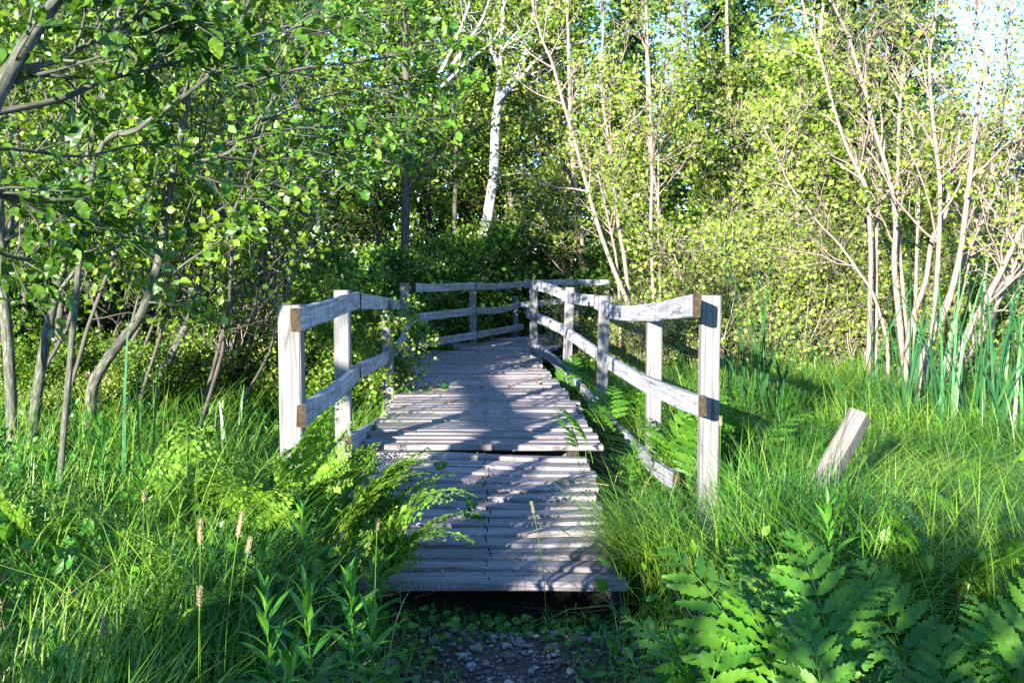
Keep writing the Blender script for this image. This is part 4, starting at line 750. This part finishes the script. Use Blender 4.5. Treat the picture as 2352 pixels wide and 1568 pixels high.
# ------------------------------------------------------------------ tall leafy stems, seed heads, flowers
def leafy_stem(H, nl, ln, w=1.0):
    P = wander((0, 0, -.02), (R.normal(0, .12), R.normal(0, .12), 1), H, 8, .05, .1); a, b = MB(), MB(); a.tube(P, np.linspace(.0035, .0015, len(P)), 5)
    t = np.linspace(.12, 1, nl) ** .85; f = t * (len(P) - 1); i = np.minimum(f.astype(int), len(P) - 2); w_ = (f - i)[:, None]; pp = P[i] * (1 - w_) + P[i + 1] * w_
    th = np.arange(nl) * 2.4 + R.uniform(0, 6); el = np.radians(12 + 62 * t ** 2.5); A = np.stack([np.cos(th) * np.cos(el), np.sin(th) * np.cos(el), np.sin(el)], 1); N = np.stack([-np.cos(th) * np.sin(el), -np.sin(th) * np.sin(el), np.cos(el)], 1)
    scatter(b, TL, pp, A, N, ln * (.55 + .6 * np.sin(math.pi * np.clip(t * .85 + .1, 0, 1))) * R.uniform(.85, 1.15, nl), w); return a.mesh('stem', [M['herb']], True), b.mesh('leaves', [M['herb']], False)
ls = [leafy_stem(R.uniform(.5, .62), 30, .125, 1.15) for _ in range(4)]
def stalk(label, px, py_top, d, k, group, cap=None):
    p = at(px, py_top, d); g = float(gz(p[0], d)); r = thing('leafy_stem', label, 'wild plant', (p[0], d, g), R.uniform(0, 6.28), group)
    put('stem', ls[k][0], r); put('leaves', ls[k][1], r); r.scale = (1, 1, max(.5, (p[2] - g) / .56))
SG = 'leafy stems on the left bank'
for lab, px, pyt, d, k in (('tallest leafy stem, narrow leaves in a bright top rosette, bottom left bank', 630, 1285, 2.75, 0), ('leafy stem just right of the tallest one, close to the stony path', 815, 1290, 3.0, 1), ('leafy stem with drooping leaves between the tallest stem and the path', 740, 1380, 2.6, 2), ('leafy stem low at the bottom edge under the tallest stem', 600, 1440, 2.4, 3),
                           ('leafy stem beside the left ends of the near planks', 880, 1235, 3.9, 0), ('sunlit leafy stem among the bracken below the nearest left post', 700, 1130, 3.7, 1), ('leafy stem right at the bottom edge next to the path', 850, 1430, 2.7, 2), ('leafy stem behind the tallest one, in half shade', 560, 1210, 3.4, 3),
                           ('sunlit leafy stem left of the bracken, below the pale forked trunk', 300, 1030, 4.6, 0), ('sunlit leafy stem near the left edge below the straight mottled trunk', 110, 1010, 4.9, 1), ('broad leafy stem in front of the S shaped trunk foot', 225, 985, 5.2, 2), ('leafy stem in the bottom left corner, in deep shade', 110, 1500, 2.5, 3), ('leafy stem at the foot of the nearest left post, behind bracken', 620, 1080, 4.6, 2)):
    stalk(lab, px, pyt, d, k, SG)
for lab, px, pyt, d, k in (('leafy stem in the shade right of the stony path', 1560, 1440, 2.9, 1), ('sunlit leafy stem at the foot of the nearest right post', 1660, 1050, 4.9, 0), ('leafy stem in long grass below the broken post', 1930, 1180, 3.4, 2), ('leafy stem between the middle and bottom rails at the right', 1440, 1000, 6.3, 3)):
    stalk(lab, px, pyt, d, k, 'leafy stems on the right bank')
def seed_grass(label, px, py, d, h=.07, tilt=.1, r=.0048):
    tip = at(px, py, d); g = float(gz(tip[0], d)); base = np.array([tip[0] - tilt * .5, d + .02, g]); root = thing('seed_grass', label, 'grass stalk', base, 0, 'grass stalks with seed heads')
    P = smooth([base, base + (tip - base) * np.array([.25, 1, .5]), base + (tip - base) * np.array([.65, 1, .82]), tip], 4) - base
    a = MB(); a.tube(P, .0014, 4); put('stalk', a.mesh('stalk', [M['grass']], True), root)
    d_ = unit(P[-1] - P[-2]); b = MB(); t = np.linspace(0, 1, 8)[:, None]; b.tube(P[-1] + d_ * h * (t - .15), r * np.array([.35, .85, 1, 1, .95, .85, .6, .15]), 7)
    n = 220; q = R.uniform(0, 1, n)[:, None]; rr = R.normal(0, 1, (n, 3)); rr = unit(rr - (rr * d_).sum(1, keepdims=True) * d_); scatter(b, TS, P[-1] + d_ * h * (q - .15) + rr * r * .8, rr + d_ * .8, R.normal(0, 1, (n, 3)), .006, .5)
    put('seed_head', b.mesh('seed_head', [M['seed']], False), root)
for a in (('grass stalk with the fattest pale seed head, leaning right, above the tallest leafy stem', 548, 1225, 2.7, .075, .12, .0058), ('grass stalk with an upright seed head left of the fattest one', 460, 1240, 2.6, .07, .02, .0048), ('grass stalk with a small bent seed head just right of the fattest one', 570, 1265, 2.9, .05, .1),
          ('grass stalk with a seed head low in the shade, below the upright one', 458, 1385, 2.5, .05, .02), ('grass stalk with a small seed head by the left ends of the near planks', 866, 1215, 3.3, .04, .03), ('grass stalk with a thin seed head near the bottom left, close to the frame edge', 240, 1450, 2.4, .05, -.02),
          ('grass stalk with a pale seed head in front of the nearest right post', 1655, 975, 4.6, .045, .0), ('grass stalk with a tiny seed head bent over the near planks', 1225, 1175, 3.9, .05, -.12, .003), ('grass stalk with a slim seed head in the sun, left bank', 330, 1150, 3.4, .04, .03)): seed_grass(*a)
for a, px, py, d in (('pink clover flower in the grass left of the fence, nearest it', 450, 812, 9.0), ('pink clover flower in front of the dark stems, left of the other', 202, 862, 8.2)):
    p = at(px, py, d); mb = MB(); rr = unit(R.normal(0, 1, (90, 3))); scatter(mb, TS, rr * .008, rr + np.array([0, 0, .4]), R.normal(0, 1, (90, 3)), .02, .45); root = thing('clover_flower', a, 'flower', (p[0], d, float(gz(p[0], d))), 0, 'pink clover flowers')
    hgt = p[2] - float(gz(p[0], d)); o = put('petals', mb.mesh('petals', [M['petal']], False), root, (0, 0, hgt)); s_ = MB(); s_.tube([(0, 0, 0), (.01, 0, hgt * .6), (0, 0, hgt)], .0015, 4); put('stem', s_.mesh('stem', [M['herb']], True), root)

# ------------------------------------------------------------------ cattails and other marsh plants at the right
def cattail(label, px, py, d, n, H, spread=.25, group='cattail clumps in the marsh grass', tips=()):
    p = at(px, py, d); g = float(gz(p[0], d)); mb = MB(); x = R.normal(0, .07, n); y = R.normal(0, .07, n)
    H = H * 1.42 if H > .7 else H; n = int(n * 1.5); x = R.normal(0, .09, n); y = R.normal(0, .09, n)
    blades(mb, x, y, np.zeros(n) - .03, H * R.uniform(.5, 1.1, n), R.uniform(.018, .03, n), np.abs(R.normal(0, spread, n)), np.where(R.random(n) < .5, R.normal(0, .5, n), math.pi + R.normal(0, .5, n)), R.uniform(0, .08, n))
    tag(put('cattail_clump', mb.mesh('cattail_clump', [M['reed']], False), None, (p[0], d, g)), label, 'cattails', group)
for a in (('tall cattail clump standing alone left of the pale clumps, one leaf bent right', 1740, 800, 8.6, 16, 1.35, .22), ('short cattail clump right of the lone tall one', 1800, 800, 9.2, 9, .75, .35), ('short cattail leaves close behind the nearest right post', 1690, 810, 9.0, 8, .8, .3),
          ('cattail clump leaning left in front of the upright pale clump', 1990, 800, 8.4, 8, 1.15, .4), ('cattail clump with crossing leaves in front of the upright pale clump', 2085, 820, 8.0, 14, 1.05, .35), ('cattail clump before the fanned stems of the right clump', 2190, 830, 7.8, 14, 1.15, .3), ('tall cattail clump near the right edge of the photo', 2280, 830, 7.6, 14, 1.25, .25), ('cattail clump cut by the right edge of the photo', 2365, 840, 7.6, 12, 1.15, .28),
          ('cattail clump behind the crossing ones, between the two pale clumps', 2130, 815, 8.9, 14, 1.15, .25), ('dense cattail clump between the fanned stems and the right edge', 2240, 815, 8.6, 16, 1.2, .25), ('cattail clump farther back at the right edge of the photo', 2330, 800, 9.2, 14, 1.25, .25), ('thin cattail leaves behind the middle of the right fence, among slim stems', 1555, 790, 10.5, 8, 1.25, .2), ('upright iris like leaves in the grass left of the nearest left post', 530, 850, 7.2, 16, .62, .2), ('tall single grass leaves before the pale forked trunk', 330, 1000, 5.6, 5, .9, .12)): cattail(*a)
# broad upright leaves
def broad(label, px, py, d, n, ln, group=None):
    p = at(px, py, d); g = float(gz(p[0], d)); mb = MB(); th = np.linspace(0, 6.28, n, endpoint=False) + R.normal(0, .3, n); el = R.uniform(.9, 1.35, n); A = np.stack([np.cos(th) * np.cos(el), np.sin(th) * np.cos(el), np.sin(el)], 1); N = np.stack([-np.cos(th) * np.sin(el), -np.sin(th) * np.sin(el), np.cos(el)], 1)
    scatter(mb, T_lance(6, .19), np.stack([.03 * np.cos(th), .03 * np.sin(th), .12 + 0 * th], 1), A, N, ln * R.uniform(.8, 1.1, n), 1.0); mb.tube([(0, 0, -.02), (0, 0, .16)], .012, 6)
    tag(put('broad_leaved_plant', mb.mesh('broad_leaved_plant', [M['herb']], False), None, (p[0], d, g)), label, 'wild plant', group)
broad('clump of wide smooth upright leaves in the meadow left of the broken post', 1850, 1010, 5.0, 8, .36)
broad('small plant with wide pointed leaves beside the left end of the nearest planks', 770, 1060, 4.4, 5, .18)
def fivefinger(label, px, py, d, n=5):
    p = at(px, py, d); g = float(gz(p[0], d)); root = thing('five_leaved_plant', label, 'wild plant', (p[0], d, g), 0, 'five leaved creepers'); h = p[2] - g; s_, b = MB(), MB()
    for k in range(n):
        tip = np.array([R.normal(0, .07), R.normal(0, .05), h * R.uniform(.75, 1.05)]); s_.tube(smooth([(0, 0, -.02), tip * .5 + R.normal(0, .02, 3), tip], 3), .0016, 4)
        th = np.arange(5) / 5 * 6.28 + R.uniform(0, 6); A = np.stack([np.cos(th), np.sin(th), 0 * th - .25], 1); scatter(b, T_serr(7, .27), np.repeat(tip[None], 5, 0), A, np.array([[0, -.35, 1.]] * 5) + R.normal(0, .15, (5, 3)), R.uniform(.055, .085, 5))
    put('stems', s_.mesh('stems', [M['herb']], True), root); put('leaves', b.mesh('leaves', [M['lf_bush']], False), root)
fivefinger('dark blue green five leaved plant in the grass, below the yellow sunlit fern', 1765, 1300, 3.1, 5)
fivefinger('light green five leaved plant just below the dark one', 1770, 1410, 2.95, 4)
# tiny weeds rooted in the cracks of the boards
for lab, px, py, d, zz in (('small weed sprouting from a crack in the middle of the boards', 1022, 890, 9.3, .36), ('small leafy weed at the left ends of the far boards', 945, 872, 10.3, .37), ('little weed in the near planks, left of the middle', 1075, 1165, 5.25, .17), ('small fern like weed growing through the near planks at the left', 1010, 1060, 6.1, .24)):
    p = at(px, py, d); mb = MB(); n = 12; scatter(mb, TM, R.normal(0, .025, (n, 3)) + np.array([0, 0, .05]), R.normal(0, 1, (n, 3)) + np.array([0, 0, .4]), R.normal(0, .5, (n, 3)) + np.array([0, -.5, .8]), R.uniform(.03, .06, n)); mb.tube([(0, 0, -.02), (0, 0, .06)], .002, 4)
    tag(put('weed', mb.mesh('weed', [M['herb']], False), None, (p[0], d, zz)), lab, 'weed', 'weeds in the boardwalk')

# ------------------------------------------------------------------ what stands behind the camera and throws its shade on the foreground
def sunward(p, y):
    """the point at depth y whose shadow falls on p"""
    p = np.asarray(p, float); return p + S * ((y - p[1]) / S[1])
T = Tree(2, (9, 5), (.9, .4), (50, 50), (.05, .0), .55, 7, .3, (9, 4, 3))
sh = [(1124, 1000, .33), (1118, 960, .34), (1108, 925, .35), (1096, 890, .36), (1082, 852, .38), (1072, 832, .385), (1105, 812, .39), (1150, 800, .39), (1200, 788, .40)]
def ground_at(px, py, z):
    lo, hi = 2.0, 40.0
    for _ in range(50):
        m_ = (lo + hi) / 2
        if at(px, py, m_)[2] < z: hi = m_
        else: lo = m_
    return at(px, py, lo)
up_ = [sunward(ground_at(*q), -2.0) for q in sh]
T.grow(smooth([up_[0] + np.array([.55, 0, -up_[0][2] - .1]), up_[0] + np.array([.2, 0, -up_[0][2] * .5])] + up_, 3), .115, .085, nb=0)
for _ in range(9):
    c = np.array([R.uniform(-7.5, -4.2), -2.2 + R.normal(0, .2), R.uniform(2.5, 3.9)]); a_ = min(up_, key=lambda q: np.linalg.norm(q - c)); T.grow(smooth([a_, (a_ + c) / 2 + R.normal(0, .1, 3), c], 3), .016, .005, 1, .3, 3)
tree_thing(T, 'leaning_tree', 'crooked leaning trunk behind the viewer, its shadow lying along the boardwalk', 'tree', (up_[0][0] + .55, -2, 0), M['bark_l'], M['lf_left'], TS, .06)
oc = make_root('bush', proto_bush(1.5, 'lf_left', .06, 14, 16), 'leafy bush behind the viewer, shading the foreground', 'bush', 'bushes behind the viewer')
OCC = [(-5.0, -2.2, .68), (-4.3, -2.2, .72), (-3.6, -2.2, .93), (-2.9, -2.3, .9), (-2.1, -2.2, .86), (-1.3, -2.2, .92), (-.5, -2.2, .96), (.3, -2.3, .92)]
for k, (x, y, sc) in enumerate(OCC):
    if k == 0: oc.location = (x, y, 0); oc.scale = (sc,) * 3
    else: dup(oc, (x, y, 0), R.uniform(0, 6.28), sc)
